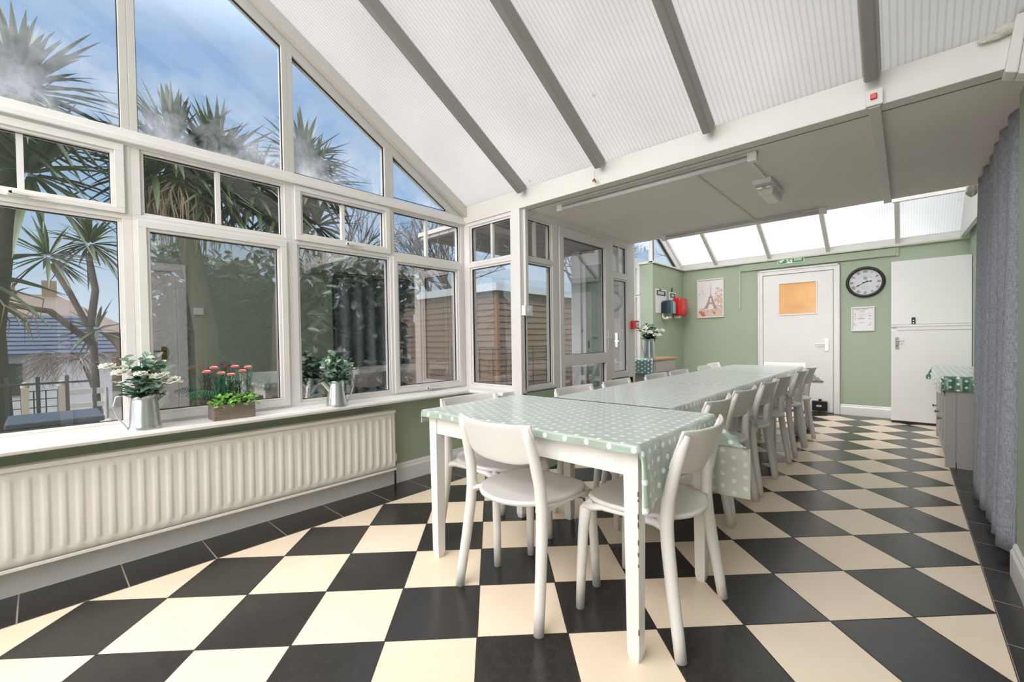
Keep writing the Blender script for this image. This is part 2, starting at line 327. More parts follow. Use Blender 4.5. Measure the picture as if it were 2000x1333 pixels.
# ------------------------------------------------------------------ mesh builder
class MB:
    def __init__(s): s.v = []; s.f = []; s.uv = {}; s.mi = []; s.m = 0
    def add(s, vs, fs):
        o = len(s.v); s.v += [tuple(x) for x in vs]
        for f in fs: s.f.append([o + i for i in f]); s.mi.append(s.m)
        return s
    def hexa(s, p): return s.add(p, [(3, 2, 1, 0), (4, 5, 6, 7), (0, 1, 5, 4), (1, 2, 6, 5), (2, 3, 7, 6), (3, 0, 4, 7)])
    def box(s, x0, y0, z0, x1, y1, z1):
        x0, x1 = min(x0, x1), max(x0, x1); y0, y1 = min(y0, y1), max(y0, y1); z0, z1 = min(z0, z1), max(z0, z1)
        return s.hexa([(x0, y0, z0), (x1, y0, z0), (x1, y1, z0), (x0, y1, z0), (x0, y0, z1), (x1, y0, z1), (x1, y1, z1), (x0, y1, z1)])
    def taper(s, cx, cy, z0, h0, z1, h1):
        return s.hexa([(cx - h0, cy - h0, z0), (cx + h0, cy - h0, z0), (cx + h0, cy + h0, z0), (cx - h0, cy + h0, z0), (cx - h1, cy - h1, z1), (cx + h1, cy - h1, z1), (cx + h1, cy + h1, z1), (cx - h1, cy + h1, z1)])
    def tube(s, pts, rad, seg=10, ref=(0, 0, 1), caps=True):
        pts = [Vector(p) for p in pts]; n = len(pts); vs = []
        for i, p in enumerate(pts):
            t = (pts[min(i + 1, n - 1)] - pts[max(i - 1, 0)]).normalized()
            r = Vector(ref)
            if abs(t.dot(r)) > .97: r = Vector((1, 0, 0)) if abs(t.x) < .9 else Vector((0, 1, 0))
            a = t.cross(r).normalized(); b = t.cross(a).normalized()
            q = rad[i] if isinstance(rad, (list, tuple)) else rad
            ra, rb = q if isinstance(q, (list, tuple)) else (q, q)
            for k in range(seg):
                g = 2 * math.pi * k / seg
                vs.append(p + a * ra * math.cos(g) + b * rb * math.sin(g))
        fs = [(i * seg + k, i * seg + (k + 1) % seg, (i + 1) * seg + (k + 1) % seg, (i + 1) * seg + k) for i in range(n - 1) for k in range(seg)]
        if caps: fs += [tuple(reversed(range(seg))), tuple((n - 1) * seg + k for k in range(seg))]
        return s.add(vs, [tuple(reversed(f)) for f in fs])
    def lathe(s, prof, c=(0, 0, 0), seg=24, axis='z'):
        vs = []
        for r, h in prof:
            for k in range(seg):
                g = 2 * math.pi * k / seg; a, b = r * math.cos(g), r * math.sin(g)
                p = (a, b, h) if axis == 'z' else ((a, -h, b) if axis == 'y' else (h, a, b))
                vs.append((c[0] + p[0], c[1] + p[1], c[2] + p[2]))
        n = len(prof)
        fs = [(i * seg + k, i * seg + (k + 1) % seg, (i + 1) * seg + (k + 1) % seg, (i + 1) * seg + k) for i in range(n - 1) for k in range(seg)]
        fs += [tuple(reversed(range(seg))), tuple((n - 1) * seg + k for k in range(seg))]
        return s.add(vs, fs)
    def prism(s, poly, fn, d0, d1):
        n = len(poly); vs = [fn(u, z, d0) for u, z in poly] + [fn(u, z, d1) for u, z in poly]
        fs = [tuple(range(n)), tuple(reversed(range(n, 2 * n)))] + [(i, i + n, (i + 1) % n + n, (i + 1) % n) for i in range(n)]
        return s.add(vs, fs)
    def grid(s, nu, nv, fn, uvf=None, flip=False):
        o = len(s.v)
        for i in range(nu + 1):
            for j in range(nv + 1):
                s.v.append(tuple(fn(i / nu, j / nv)))
                if uvf: s.uv[len(s.v) - 1] = uvf(i / nu, j / nv)
        for i in range(nu):
            for j in range(nv):
                a = o + i * (nv + 1) + j; q = [a, a + nv + 1, a + nv + 2, a + 1]
                s.f.append(q[::-1] if flip else q); s.mi.append(s.m)
        return s
    def build(s, name, m, parent=None, smooth=False, bevel=0, recalc=False, origin=None):
        me = bpy.data.meshes.new(name)
        o0 = Vector(origin) if origin else Vector()
        me.from_pydata([Vector(v) - o0 for v in s.v], [], s.f)
        for x in (m if isinstance(m, (list, tuple)) else [m]): me.materials.append(x)
        for p, k in zip(me.polygons, s.mi): p.material_index = k; p.use_smooth = smooth
        if s.uv:
            ul = me.uv_layers.new(name='UVMap')
            for lp in me.loops: ul.data[lp.index].uv = s.uv.get(lp.vertex_index, (0, 0))
        if recalc:
            b = bmesh.new(); b.from_mesh(me); bmesh.ops.recalc_face_normals(b, faces=b.faces); b.to_mesh(me); b.free()
        ob = bpy.data.objects.new(name, me); col.objects.link(ob)
        if parent: ob.parent = parent
        ob.location = o0
        if bevel:
            bv = ob.modifiers.new('edge', 'BEVEL'); bv.width = bevel; bv.segments = 2; bv.limit_method = 'ANGLE'; bv.angle_limit = R(40)
            bv.harden_normals = False
        return ob
def tag(o, label=None, cat=None, group=None, kind=None):
    for k, v in (('label', label), ('category', cat), ('group', group), ('kind', kind)):
        if v: o[k] = v
    return o
def empty(name, loc, rz=0):
    o = bpy.data.objects.new(name, None); col.objects.link(o); o.location = loc; o.rotation_euler = (0, 0, rz); o.empty_display_size = .1
    return o
def S(o, label, cat='structure'): return tag(o, label, cat, None, 'structure')
def copy_tree(o, parent=None):
    c = o.copy(); col.objects.link(c)
    if parent: c.parent = parent
    for ch in list(o.children): copy_tree(ch, c)
    return c
def text_mesh(body, size, name, m, parent, mw, extrude=.0006, bold=.0012):
    cu = bpy.data.curves.new('t', 'FONT'); cu.body = body; cu.size = size; cu.align_x = 'CENTER'; cu.align_y = 'CENTER'; cu.extrude = extrude; cu.offset = bold
    to = bpy.data.objects.new('t', cu); col.objects.link(to)
    me = bpy.data.meshes.new_from_object(to.evaluated_get(bpy.context.evaluated_depsgraph_get()))
    bpy.data.objects.remove(to); bpy.data.curves.remove(cu)
    me.transform(mw); me.materials.clear(); me.materials.append(m); me.name = name
    o = bpy.data.objects.new(name, me); col.objects.link(o)
    if parent: o.parent = parent
    return o
BACK = Matrix(((1, 0, 0, 0), (0, 0, -1, 0), (0, 1, 0, 0), (0, 0, 0, 1)))   # text plane facing -Y
def T3(x, y, z): return Matrix.Translation((x, y, z))
PX = lambda x: (lambda u, z, d: (x + d, u, z))          # wall X = x seen from +X; d grows into the room
PY = lambda y: (lambda u, z, d: (u, y - d, z))          # wall Y = y seen from -Y
SL = .577

# ------------------------------------------------------------------ shell
fl = MB(); fl.grid(1, 1, lambda u, v: (-.75 + u * 4.15, -3.4 + v * 9.6, 0))
S(fl.build('floor', floor_material()), 'black and cream checkerboard tiled floor laid on the diagonal', 'floor')

b = MB(); b.box(-.35, -3.3, 0, -.15, 1.36, .655)
S(b.build('wall_left', greenwall), 'sage green dwarf wall under the long window sill', 'wall')
b = MB(); b.box(-.15, 1.26, 0, .52, 1.40, .655); b.box(.40, 1.40, 0, .52, 1.70, .655); b.box(.40, 2.66, 0, .52, 3.1, .655)
S(b.build('wall_entrance', greenwall), 'green dwarf wall below the corner panes by the glazed door', 'wall')
b = MB(); b.box(-.037, 6.05, 0, 3.28, 6.2, 2.18)
S(b.build('wall_back', greenwall), 'sage green end wall with the white door and clock', 'wall')
b = MB(); b.box(-.17, 4.86, 0, -.037, 6.2, 2.18); b.box(-.235, 4.86, 0, -.17, 4.99, 2.18)
S(b.build('wall_alcove', greenwall), 'pale green projecting wall carrying the red dispenser', 'wall')
b = MB(); b.box(3.1, -3.3, 0, 3.4, 1.62, 4.6); b.box(3.28, 1.62, 0, 3.5, 6.2, 4.0)
S(b.build('wall_right', greenwall), 'pale green house wall behind the grey curtain', 'wall')
b = MB(); b.box(-.35, -3.5, 0, 3.4, -3.3, .9)
S(b.build('wall_rear', greenwall), 'green wall across the room end behind the viewer', 'wall')
b = MB(); b.box(.42, 1.29, 2.12, 3.28, 3.16, 2.2)
S(b.build('ceiling', ceil_m), 'flat grey white ceiling between the two sloping roofs', 'ceiling')
# skirting
def skirt(name, segs, label):
    b = MB()
    for (p, q, n) in segs:      # p,q floor points, n inward normal
        p, q, n = Vector((*p, 0)), Vector((*q, 0)), Vector((*n, 0))
        prof = [(0, 0), (.02, 0), (.02, .105), (.012, .12), (.012, .13), (.004, .142), (0, .142)]
        k = len(prof); vs = [a + n * d + Vector((0, 0, h)) for a in (p, q) for d, h in prof]
        b.add(vs, [tuple(range(k)), tuple(reversed(range(k, 2 * k)))] + [(i, i + k, (i + 1) % k + k, (i + 1) % k) for i in range(k)])
    S(b.build(name, gloss_w, recalc=True), label, 'baseboard')
skirt('baseboard_left', [((-.15, -3.3), (-.15, 1.26), (1, 0)), ((-.15, 1.26), (.43, 1.26), (0, -1))], 'white moulded skirting under the radiator')
skirt('baseboard_back', [((2.075, 6.05), (2.6, 6.05), (0, -1)), ((-.037, 6.05), (1.085, 6.05), (0, -1))], 'white skirting below the clock')
skirt('baseboard_right', [((3.1, -3.3), (3.1, 1.62), (-1, 0))], 'white skirting on the house wall in front of the curtain')

# sill
b = MB()
def sillprof(): return [(-.0, .64), (.19, .64), (.203, .645), (.208, .656), (.203, .668), (.19, .672), (0, .672)]
pr = sillprof(); k = len(pr)
vs = [(-.15 + d, y, z) for y in (-3.2, 1.12) for d, z in pr]
b.add(vs, [tuple(range(k)), tuple(reversed(range(k, 2 * k)))] + [(i, i + k, (i + 1) % k + k, (i + 1) % k) for i in range(k)])
vs = [(x, 1.262 - d * .72, z) for x in (-.15, .44) for d, z in pr]
b.add(vs, [tuple(range(k)), tuple(reversed(range(k, 2 * k)))] + [(i, i + k, (i + 1) % k + k, (i + 1) % k) for i in range(k)])
S(b.build('trim_1', mat('window_board', (.84, .835, .82), .3, .02), recalc=True), 'white bullnosed window board along the garden windows', 'sill')

# ------------------------------------------------------------------ windows
def ring(b, P, o, g, d0, d1):
    (u0, z0, u1, z1), (a0, c0, a1, c1) = o, g
    for (p, q, r, s_) in ((u0, z0, u1, c0), (u0, c1, u1, z1), (u0, c0, a0, c1), (a1, c0, u1, c1)):
        if r - p > 1e-4 and s_ - q > 1e-4: b.prism([(p, q), (r, q), (r, s_), (p, s_)], P, d0, d1)
def pane(P, g, parent, m, dz=-.03, name='glass_pane'):
    b = MB(); b.prism([(g[0] - .004, g[1] - .004), (g[2] + .004, g[1] - .004), (g[2] + .004, g[3] + .004), (g[0] - .004, g[3] + .004)], P, dz - .004, dz)
    b.build(name, m, parent, recalc=True)
    k = MB(); ring(k, P, (g[0] - .001, g[1] - .001, g[2] + .001, g[3] + .001), (g[0] + .0035, g[1] + .0035, g[2] - .0035, g[3] - .0035), dz + .0006, dz + .012)
    k.build('gasket', gask, parent, recalc=True)
def handle(P, u, z, parent, horiz=True):
    b = MB()
    if horiz:
        b.prism([(u - .03, z - .010), (u + .03, z - .010), (u + .03, z + .010), (u - .03, z + .010)], P, .012, .026)
        b.prism([(u - .015, z - .006), (u + .085, z - .010), (u + .085, z + .0), (u - .015, z + .008)], P, .026, .04)
    else:
        b.prism([(u - .012, z - .07), (u + .012, z - .07), (u + .012, z + .07), (u - .012, z + .07)], P, .012, .024)
        b.prism([(u - .01, z - .01), (u + .1, z - .008), (u + .1, z + .008), (u - .01, z + .01)], P, .04, .055)
        b.prism([(u - .01, z - .01), (u + .01, z - .01), (u + .01, z + .01), (u - .01, z + .01)], P, .02, .055)
    b.build('window_handle', mat('handle_white', (.7, .69, .66), .3), parent, recalc=True, bevel=.002)
    k = MB(); c0 = [(u + .008 * math.cos(a * .7854) - (.018 if horiz else 0), z + .006 * math.sin(a * .7854)) for a in range(8)]
    k.prism(c0, P, .026, .03 if horiz else .03); k.build('handle_lock', blackp, parent, recalc=True)
def lite(parent, P, o, g, m, sash=False, bar=None, hnd=None):
    """one light: outer rect o, glass rect g"""
    b = MB(); d = .014 if sash else 0
    if sash:
        s0 = (g[0] - .05, g[1] - .05, g[2] + .05, g[3] + .05)
        s0 = (max(s0[0], o[0] + .006), max(s0[1], o[1] + .006), min(s0[2], o[2] - .006), min(s0[3], o[3] - .006))
        ring(b, P, s0, (g[0] - .014, g[1] - .014, g[2] + .014, g[3] + .014), -.05, d)
        ring(b, P, (g[0] - .014, g[1] - .014, g[2] + .014, g[3] + .014), g, -.05, d - .010)
        b.build('sash', upvc, parent, recalc=True, bevel=.002); b = MB()
        ring(b, P, o, s0, -.06, 0); b.build('light_frame', upvc, parent, recalc=True, bevel=.002)
    else:
        g2 = (g[0] - .016, g[1] - .016, g[2] + .016, g[3] + .016)
        g2 = (max(g2[0], o[0]), max(g2[1], o[1]), min(g2[2], o[2]), min(g2[3], o[3]))
        ring(b, P, o, g2, -.06, 0); ring(b, P, g2, g, -.06, -.011)
        b.build('light_frame', upvc, parent, recalc=True, bevel=.002)
    pane(P, g, parent, m)
    if bar is not None:
        k = MB(); k.prism([(bar - .011, g[1]), (bar + .011, g[1]), (bar + .011, g[3]), (bar - .011, g[3])], P, -.045, -.018)
        k.build('glazing_bar', upvc, parent, recalc=True)
    if hnd: handle(P, hnd[0], hnd[1], parent, hnd[2] if len(hnd) > 2 else True)
WN = [0]
def wroot(P, o, label):
    WN[0] += 1
    b = MB(); b.prism([(o[0], o[1]), (o[2], o[1]), (o[2], o[1] + .008), (o[0], o[1] + .008)], P, -.06, .002)
    return S(b.build('window_%d' % WN[0], upvc, recalc=True), label, 'window')
PL = PX(-.15)
TR = 1.735      # meeting line of lower and upper lights
HD = 2.075      # top of fanlights
bays = [  # u0,u1, lower glass, fan glass, lower sash?, fan sash?, bar, handles
    (-1.76, -.955, (-1.70, .707, -1.01, 1.70), (-1.70, 1.78, -1.031, 2.032), False, True, -1.325, (-1.335, 1.755), None, 'garden window bay with the jug at its edge, viewed beside the big palm'),
    (-.955, -.19, (-.888, .738, -.272, 1.67), (-.903, 1.763, -.243, 2.066), True, False, -.577, None, None, 'garden window bay behind the planter box'),
    (-.19, .535, (-.139, .713, .503, 1.70), (-.118, 1.79, .469, 2.043), False, True, .164, (.195, 1.765), None, 'garden window bay behind the small jug'),
    (.535, 1.262, (.588, .735, 1.169, 1.679), (.568, 1.77, 1.211, 2.072), True, False, .876, None, (.85, .70), 'garden window bay next to the room corner'),
]
for (u0, u1, gl, gf, sl_, sf, bar, hf, hl, lab) in bays:
    w = wroot(PL, (u0, .672, u1, HD), lab)
    lite(w, PL, (u0, .672, u1, TR), gl, glass_cl if u0 < -1 else glass_lo, sl_, None, hl)
    lite(w, PL, (u0, TR, u1, HD + .02), gf, glass_mid, sf, bar, hf)
# extra bay outside the frame for daylight
w = wroot(PL, (-3.3, .672, -1.76, HD), 'extra unseen garden window bay added for daylight')
lite(w, PL, (-3.3, .672, -1.76, TR), (-3.22, .72, -1.84, 1.69), glass_lo); lite(w, PL, (-3.3, TR, -1.76, HD + .02), (-3.22, 1.78, -1.84, 2.04), glass_mid)
# transom with ledge
b = MB(); b.prism([(-3.3, 2.085), (1.262, 2.085), (1.262, 2.165), (-3.3, 2.165)], PL, -.06, .006)
b.prism([(-3.3, 2.092), (1.262, 2.092), (1.262, 2.122), (-3.3, 2.122)], PL, .006, .03)
S(b.build('trim_2', upvc, recalc=True, bevel=.004), 'white transom ledge between fanlights and gable glass', 'trim')
# gable panes
def gz(y): return 2.818 - SL * y
gab = [(-2.1, -.988, 2.16, 'tall gable pane with palms behind'), (-.923, -.225, 2.165, 'tall gable pane with misted glass over the planter'), (-.161, .489, 2.172, 'gable pane with a palm crown and clear sky'), (.561, 1.075, 2.186, 'small triangular gable pane by the corner')]
for i, (a, c, z0, lab) in enumerate(gab):
    lo = [-2.14, -.955, -.193, .525][i]; hi = [-.955, -.193, .525, 1.262][i]
    WN[0] += 1
    b = MB()
    b.prism([(lo, 2.165), (a, 2.165), (a, gz(a)), (lo, gz(lo))], PL, -.06, 0)
    if i < 3: b.prism([(c, 2.165), (hi, 2.165), (hi, gz(hi)), (c, gz(c))], PL, -.06, 0)
    b.prism([(lo, gz(lo)), (hi, gz(hi)), (hi, gz(hi) + .068), (lo, gz(lo) + .068)], PL, -.06, 0)
    w = S(b.build('window_%d' % WN[0], dim_frame, recalc=True, bevel=.002), lab, 'window')
    pg = [(a, z0), (c, z0), (c, max(gz(c), z0 + .01)), (a, gz(a))]
    b = MB(); b.prism([(a - .003, z0), (c + .003, z0), (c + .003, max(gz(c), z0 + .01)), (a - .003, gz(a))], PL, -.034, -.03); b.build('glass_pane', glass_up, w, recalc=True)
    k = MB(); n = len(pg)
    cx = sum(p[0] for p in pg) / n; cz = sum(p[1] for p in pg) / n
    for q in range(n):
        p1, p2 = pg[q], pg[(q + 1) % n]
        def inn(p): 
            dx, dz = cx - p[0], cz - p[1]; l = math.hypot(dx, dz); return (p[0] + dx / l * .006, p[1] + dz / l * .006)
        k.prism([p1, p2, inn(p2), inn(p1)], PL, -.029, -.016)
    k.build('gasket', gask, w, recalc=True)
# jog panes (Y = 1.26)
PJ = PY(1.262)
w = wroot(PJ, (-.15, .672, .43, 2.1), 'narrow corner window facing the shed beside the white post')
lite(w, PJ, (-.15, .672, .43, TR), (-.062, .712, .392, 1.697), glass_jg); lite(w, PJ, (-.15, TR, .43, 2.1), (-.06, 1.765, .396, 2.055), glass_mid, False, .178)
# entrance side (X = .52)
PD = PX(.52)
w = wroot(PD, (1.29, .672, 1.70, 2.12), 'narrow sidelight between the white post and the glazed door')
lite(w, PD, (1.29, .672, 1.70, 1.72), (1.337, .714, 1.649, 1.69), glass_jg); lite(w, PD, (1.29, 1.72, 1.70, 2.12), (1.337, 1.753, 1.649, 2.04), glass_mid, False, 1.46)
w = wroot(PD, (2.645, .672, 3.02, 2.12), 'sidelight beyond the glazed door beside the fire call point')
lite(w, PD, (2.645, .672, 3.02, 1.725), (2.717, .732, 2.981, 1.684), glass_jg); lite(w, PD, (2.645, 1.725, 3.02, 2.12), (2.71, 1.766, 2.973, 2.038), glass_mid, False, 2.85)
# glazed door
b = MB(); ring(b, PD, (1.70, 0, 2.645, 2.12), (1.752, .02, 2.60, 2.065), -.06, 0)
d2 = S(b.build('door_2', upvc, recalc=True, bevel=.002), 'white glazed garden door with two panes', 'door')
b = MB(); og = (1.756, .025, 2.596, 2.06)
ring(b, PD, og, (1.82, .09, 2.523, 1.976), -.045, .01)
b.prism([(1.82, .84), (2.523, .84), (2.523, .94), (1.82, .94)], PD, -.045, .01)
dl = b.build('door_leaf', upvc, d2, recalc=True, bevel=.003)
pane(PD, (1.82, .94, 2.523, 1.976), d2, glass('door_glass', .10)); pane(PD, (1.82, .09, 2.523, .84), d2, glass_lo)
b = MB(); b.prism([(2.548, .98), (2.58, .98), (2.58, 1.16), (2.548, 1.16)], PD, .01, .022)
b.prism([(2.47, 1.075), (2.572, 1.075), (2.572, 1.093), (2.47, 1.093)], PD, .045, .06); b.prism([(2.552, 1.073), (2.576, 1.073), (2.576, 1.097), (2.552, 1.097)], PD, .02, .06)
b.build('door_handle', mat('handle_white', (.7, .69, .66), .3), d2, recalc=True, bevel=.003)
# end post of entrance and alcove
b = MB(); b.box(.40, 3.02, 0, .52, 3.16, 2.12)
S(b.build('trim_3', upvc, bevel=.004), 'white end post carrying the red fire call point', 'post')
b = MB(); b.box(.43, 1.245, 0, .52, 1.31, 2.105)
S(b.build('trim_4', upvc, bevel=.004), 'white corner post under the beam with a conduit', 'post')
# porch behind the glazed door: dull glazed screen, post and canopy
PQ = PY(3.14)
b = MB(); b.box(-.27, 3.10, 0, -.15, 3.22, 2.15)
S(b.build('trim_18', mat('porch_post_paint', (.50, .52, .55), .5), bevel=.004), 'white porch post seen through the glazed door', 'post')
b = MB(); ring(b, PQ, (-.15, 0, .40, 2.12), (-.10, .12, .20, 1.95), -.08, 0); b.prism([(.24, .1), (.38, .1), (.38, 1.9), (.24, 1.9)], PQ, 0, .01)
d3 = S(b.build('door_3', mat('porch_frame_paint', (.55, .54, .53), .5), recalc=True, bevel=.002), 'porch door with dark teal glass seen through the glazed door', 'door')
b = MB(); b.prism([(-.105, .115), (.205, .115), (.205, 1.955), (-.105, 1.955)], PQ, -.05, -.04); b.build('glass_pane', mat('teal_glass', (.10, .16, .15), .12, .1), d3, recalc=True)
b = MB(); b.prism([(.30, .98), (.33, .98), (.33, 1.14), (.30, 1.14)], PQ, .01, .022); b.prism([(.305, 1.04), (.36, 1.04), (.36, 1.056), (.305, 1.056)], PQ, .022, .05); b.build('door_handle', chrome, d3, recalc=True)
w = wroot(PX(-.30), (3.22, 0, 4.86, 2.3), 'glazed side of the porch alcove beyond the glazed door')
lite(w, PX(-.30), (3.22, 0, 4.86, 2.3), (3.28, .2, 4.80, 2.24), glass_pic)
b = MB()
for k in range(9): b.box(-1.0 + k * .155, 1.42, 2.13, -.85 + k * .155 - .004, 3.3, 2.16)
b.box(-1.02, 1.40, 2.16, .40, 3.3, 2.2)
S(b.build('ceiling_porch', mat('soffit_paint', (.40, .39, .37), .6)), 'grey boarded soffit of the porch outside the glazed door', 'ceiling')

# alcove window strip (Y = 4.86)
PA = PY(4.86)
w = wroot(PA, (-.62, .7, -.235, 2.18), 'slim alcove window beside the green projecting wall')
b = MB(); b.box(-.62, 4.86, 0, -.235, 4.99, .7); b.build('sill_panel', upvc, w)
lite(w, PA, (-.62, .7, -.235, 1.72), (-.56, .76, -.29, 1.68), glass_lo, True); lite(w, PA, (-.62, 1.72, -.235, 2.18), (-.56, 1.78, -.29, 2.12), glass_mid, True)
w = wroot(PA, (-.62, 2.18, -.037, 2.2), 'clear upper pane above the alcove window')
lite(w, PA, (-.62, 2.18, -.037, 2.95), (-.58, 2.225, -.052, 2.9), glass_mid)
# second roof gable pane (X = -.037)
PG = PX(-.037)
WN[0] += 1; b = MB(); z2 = lambda y: 2.235 + SL * (5.93 - y)
b.prism([(4.86, 2.18), (5.93, 2.18), (5.93, 2.215), (4.86, 2.215)], PG, -.08, .012)
b.prism([(4.86, z2(4.86) - .12), (5.80, 2.20), (5.97, 2.20), (4.86, z2(4.86) + .0)], PG, -.06, .0)
b.prism([(4.86, 2.2), (4.90, 2.2), (4.90, z2(4.90) - .1), (4.86, z2(4.86) - .1)], PG, -.06, .0)
w = S(b.build('window_%d' % WN[0], upvc, recalc=True), 'triangular pane above the green projecting wall', 'window')
b = MB(); b.prism([(4.9, 2.215), (5.76, 2.215), (4.9, z2(4.9) - .12)], PG, -.034, -.03); b.build('glass_pane', glass_mid, w, recalc=True)
k = MB(); k.prism([(5.70, 2.216), (5.78, 2.216), (4.9, z2(4.9) - .125), (4.9, z2(4.9) - .145)], PG, -.029, -.012); k.build('gasket', gask, w, recalc=True)
# wall top ledges
b = MB(); b.box(-.05, 6.0, 2.18, 3.28, 6.2, 2.195); b.box(-.05, 4.845, 2.18, -.005, 6.2, 2.195); b.box(-.245, 4.845, 2.18, -.037, 4.99, 2.195)
S(b.build('trim_5', mat('pale_green_ledge', (.55, .60, .44), .5), bevel=.003), 'pale green ledge capping the end walls', 'trim')
b = MB(); b.box(-.037, 6.0, 2.195, 3.28, 6.1, 2.29)
S(b.build('trim_6', upvc, bevel=.003), 'white eaves board above the end wall', 'trim')

# ------------------------------------------------------------------ roofs
def zr(y): return 2.245 + SL * (1.27 - y)
def zr2(y): return 2.285 + SL * (y * 0 + 5.98 - y)
RX = [-.12, .565, 1.247, 1.93, 2.622, 3.1]
for i in range(5):
    a, c = RX[i], RX[i + 1]
    b = MB(); b.hexa([(a, -2.2, zr(-2.2)), (c, -2.2, zr(-2.2)), (c, 1.27, zr(1.27)), (a, 1.27, zr(1.27)), (a, -2.2, zr(-2.2) + .016), (c, -2.2, zr(-2.2) + .016), (c, 1.27, zr(1.27) + .016), (a, 1.27, zr(1.27) + .016)])
    S(b.build('roof_panel', poly_m), ['ribbed polycarbonate roof sheet next to the gable windows', 'second ribbed roof sheet from the gable windows', 'middle ribbed roof sheet', 'fourth ribbed roof sheet from the gable windows', 'ribbed roof sheet against the house wall'][i], 'roof')
for i in range(1, 5):
    x = RX[i]; w_ = .03 if i < 4 else .034
    b = MB(); d = .095
    def sec(y, e): return [(x - e, y), (x + e, y)]
    b.hexa([(x - w_ * .72, -2.2, zr(-2.2) - d), (x + w_ * .72, -2.2, zr(-2.2) - d), (x + w_ * .72, 1.2, zr(1.2) - d), (x - w_ * .72, 1.2, zr(1.2) - d),
            (x - w_, -2.2, zr(-2.2) - .002), (x + w_, -2.2, zr(-2.2) - .002), (x + w_, 1.255, zr(1.255) - .002), (x - w_, 1.255, zr(1.255) - .002)])
    S(b.build('roof_beam', rafter_m, bevel=.008), ['rafter between the first and second roof sheets', 'rafter between the second and middle roof sheets', 'rafter between the middle and fourth roof sheets', 'thick rafter above the ceiling batten'][i - 1], 'beam')
b = MB()   # gable edge rafter
b.prism([(-2.2, gz(-2.2) + .07), (1.262, gz(1.262) + .07), (1.262, zr(1.262)), (-2.2, zr(-2.2))], PX(-.15), -.06, .05)
S(b.build('trim_7', dim_frame, recalc=True, bevel=.003), 'white sloping verge board along the gable glass', 'trim')
b = MB(); b.box(-.15, 1.262, 2.105, 3.06, 1.30, 2.25)
b.box(-.15, 1.25, 2.100, 3.03, 1.33, 2.107)
S(b.build('trim_8', wood_w, bevel=.003), 'long white beam where the sloping roof meets the flat ceiling', 'beam')
b = MB(); b.box(.52, 1.33, 2.106, 3.1, 1.345, 2.12); b.box(.52, 1.36, 2.112, 3.1, 1.37, 2.12)  # dark strips put in for the shaded gaps beside the beam
S(b.build('trim_9', mat('painted_shadow_gap', (.20, .19, .17), .7)), 'thin dark strips painted as shadow gaps along the ceiling edge', 'trim')
b = MB(); b.box(2.607, 1.25, 2.095, 2.652, 3.16, 2.125); b.box(2.60, 1.235, 2.10, 2.66, 1.262, 2.17)
S(b.build('trim_10', wood_w, bevel=.003), 'grey white batten crossing the flat ceiling', 'trim')
b = MB(); b.box(2.617, 1.225, 2.125, 2.640, 1.236, 2.15)
tag(b.build('red_plug', redp, bevel=.003), 'tiny red plug at the lower end of the thick rafter', 'plug')
# other slope behind the viewer; unseen glazed end added to let light in
WN[0] += 1
b = MB(); b.box(-.15, -3.42, 2.2, 3.1, -3.36, 2.26); b.box(-.15, -3.42, 3.36, 3.1, -3.36, 3.42)
for x in (-.15, .9, 1.95, 3.04): b.box(x, -3.42, .9, x + .06, -3.36, 3.4)
w = S(b.build('window_%d' % WN[0], upvc), 'unseen glazed room end added behind the viewer to let light in', 'window')
b = MB(); b.box(-.12, -3.395, .9, 3.08, -3.39, 3.38); b.build('glass_pane', glass_up, w)
b = MB(); b.hexa([(-.12, -3.4, 3.41), (3.1, -3.4, 3.41), (3.1, -2.2, zr(-2.2)), (-.12, -2.2, zr(-2.2)), (-.12, -3.4, 3.416), (3.1, -3.4, 3.416), (3.1, -2.2, zr(-2.2) + .006), (-.12, -2.2, zr(-2.2) + .006)])
b.build('roof_glass', glass_up, w)
# second roof
RX2 = [-.05, .50, 1.245, 1.947, 2.655, 3.28]
for i in range(5):
    a, c = RX2[i], RX2[i + 1]; y0, y1 = 3.1, 6.03
    b = MB(); b.hexa([(a, y0, zr2(y0)), (c, y0, zr2(y0)), (c, y1, zr2(y1)), (a, y1, zr2(y1)), (a, y0, zr2(y0) + .016), (c, y0, zr2(y0) + .016), (c, y1, zr2(y1) + .016), (a, y1, zr2(y1) + .016)])
    S(b.build('roof_panel', poly_c), ['far roof sheet next to the triangular pane', 'second far roof sheet above the tower picture', 'far roof sheet above the exit sign', 'far roof sheet above the clock', 'far roof sheet above the tall cupboard'][i], 'roof')
for i in range(0, 5):
    x = RX2[i]; d = .06; w_ = .024
    b = MB(); y0, y1 = 3.1, 6.02
    b.hexa([(x - w_, y0, zr2(y0) - d), (x + w_, y0, zr2(y0) - d), (x + w_, y1, zr2(y1) - d), (x - w_, y1, zr2(y1) - d), (x - w_, y0, zr2(y0) - .002), (x + w_, y0, zr2(y0) - .002), (x + w_, y1, zr2(y1) - .002), (x - w_, y1, zr2(y1) - .002)])
    S(b.build('roof_beam', upvc, bevel=.004), ['far verge rafter beside the triangular pane', 'far rafter above the tower picture', 'far rafter beside the exit sign', 'far rafter above the white door edge', 'far rafter above the clock'][i], 'beam')
b = MB(); b.hexa([(-.72, 3.14, 2.98), (-.037, 3.14, 2.98), (-.037, 4.99, 2.9), (-.72, 4.99, 2.9), (-.72, 3.14, 2.996), (-.037, 3.14, 2.996), (-.037, 4.99, 2.916), (-.72, 4.99, 2.916)])
S(b.build('roof_panel', poly_m), 'small flat roof sheet over the porch alcove', 'roof')
b = MB(); b.box(2.655, 3.30, 2.125, 3.28, 3.33, 2.15)
S(b.build('trim_11', upvc), 'thin white tie bar under the far roof by the curtain', 'trim')
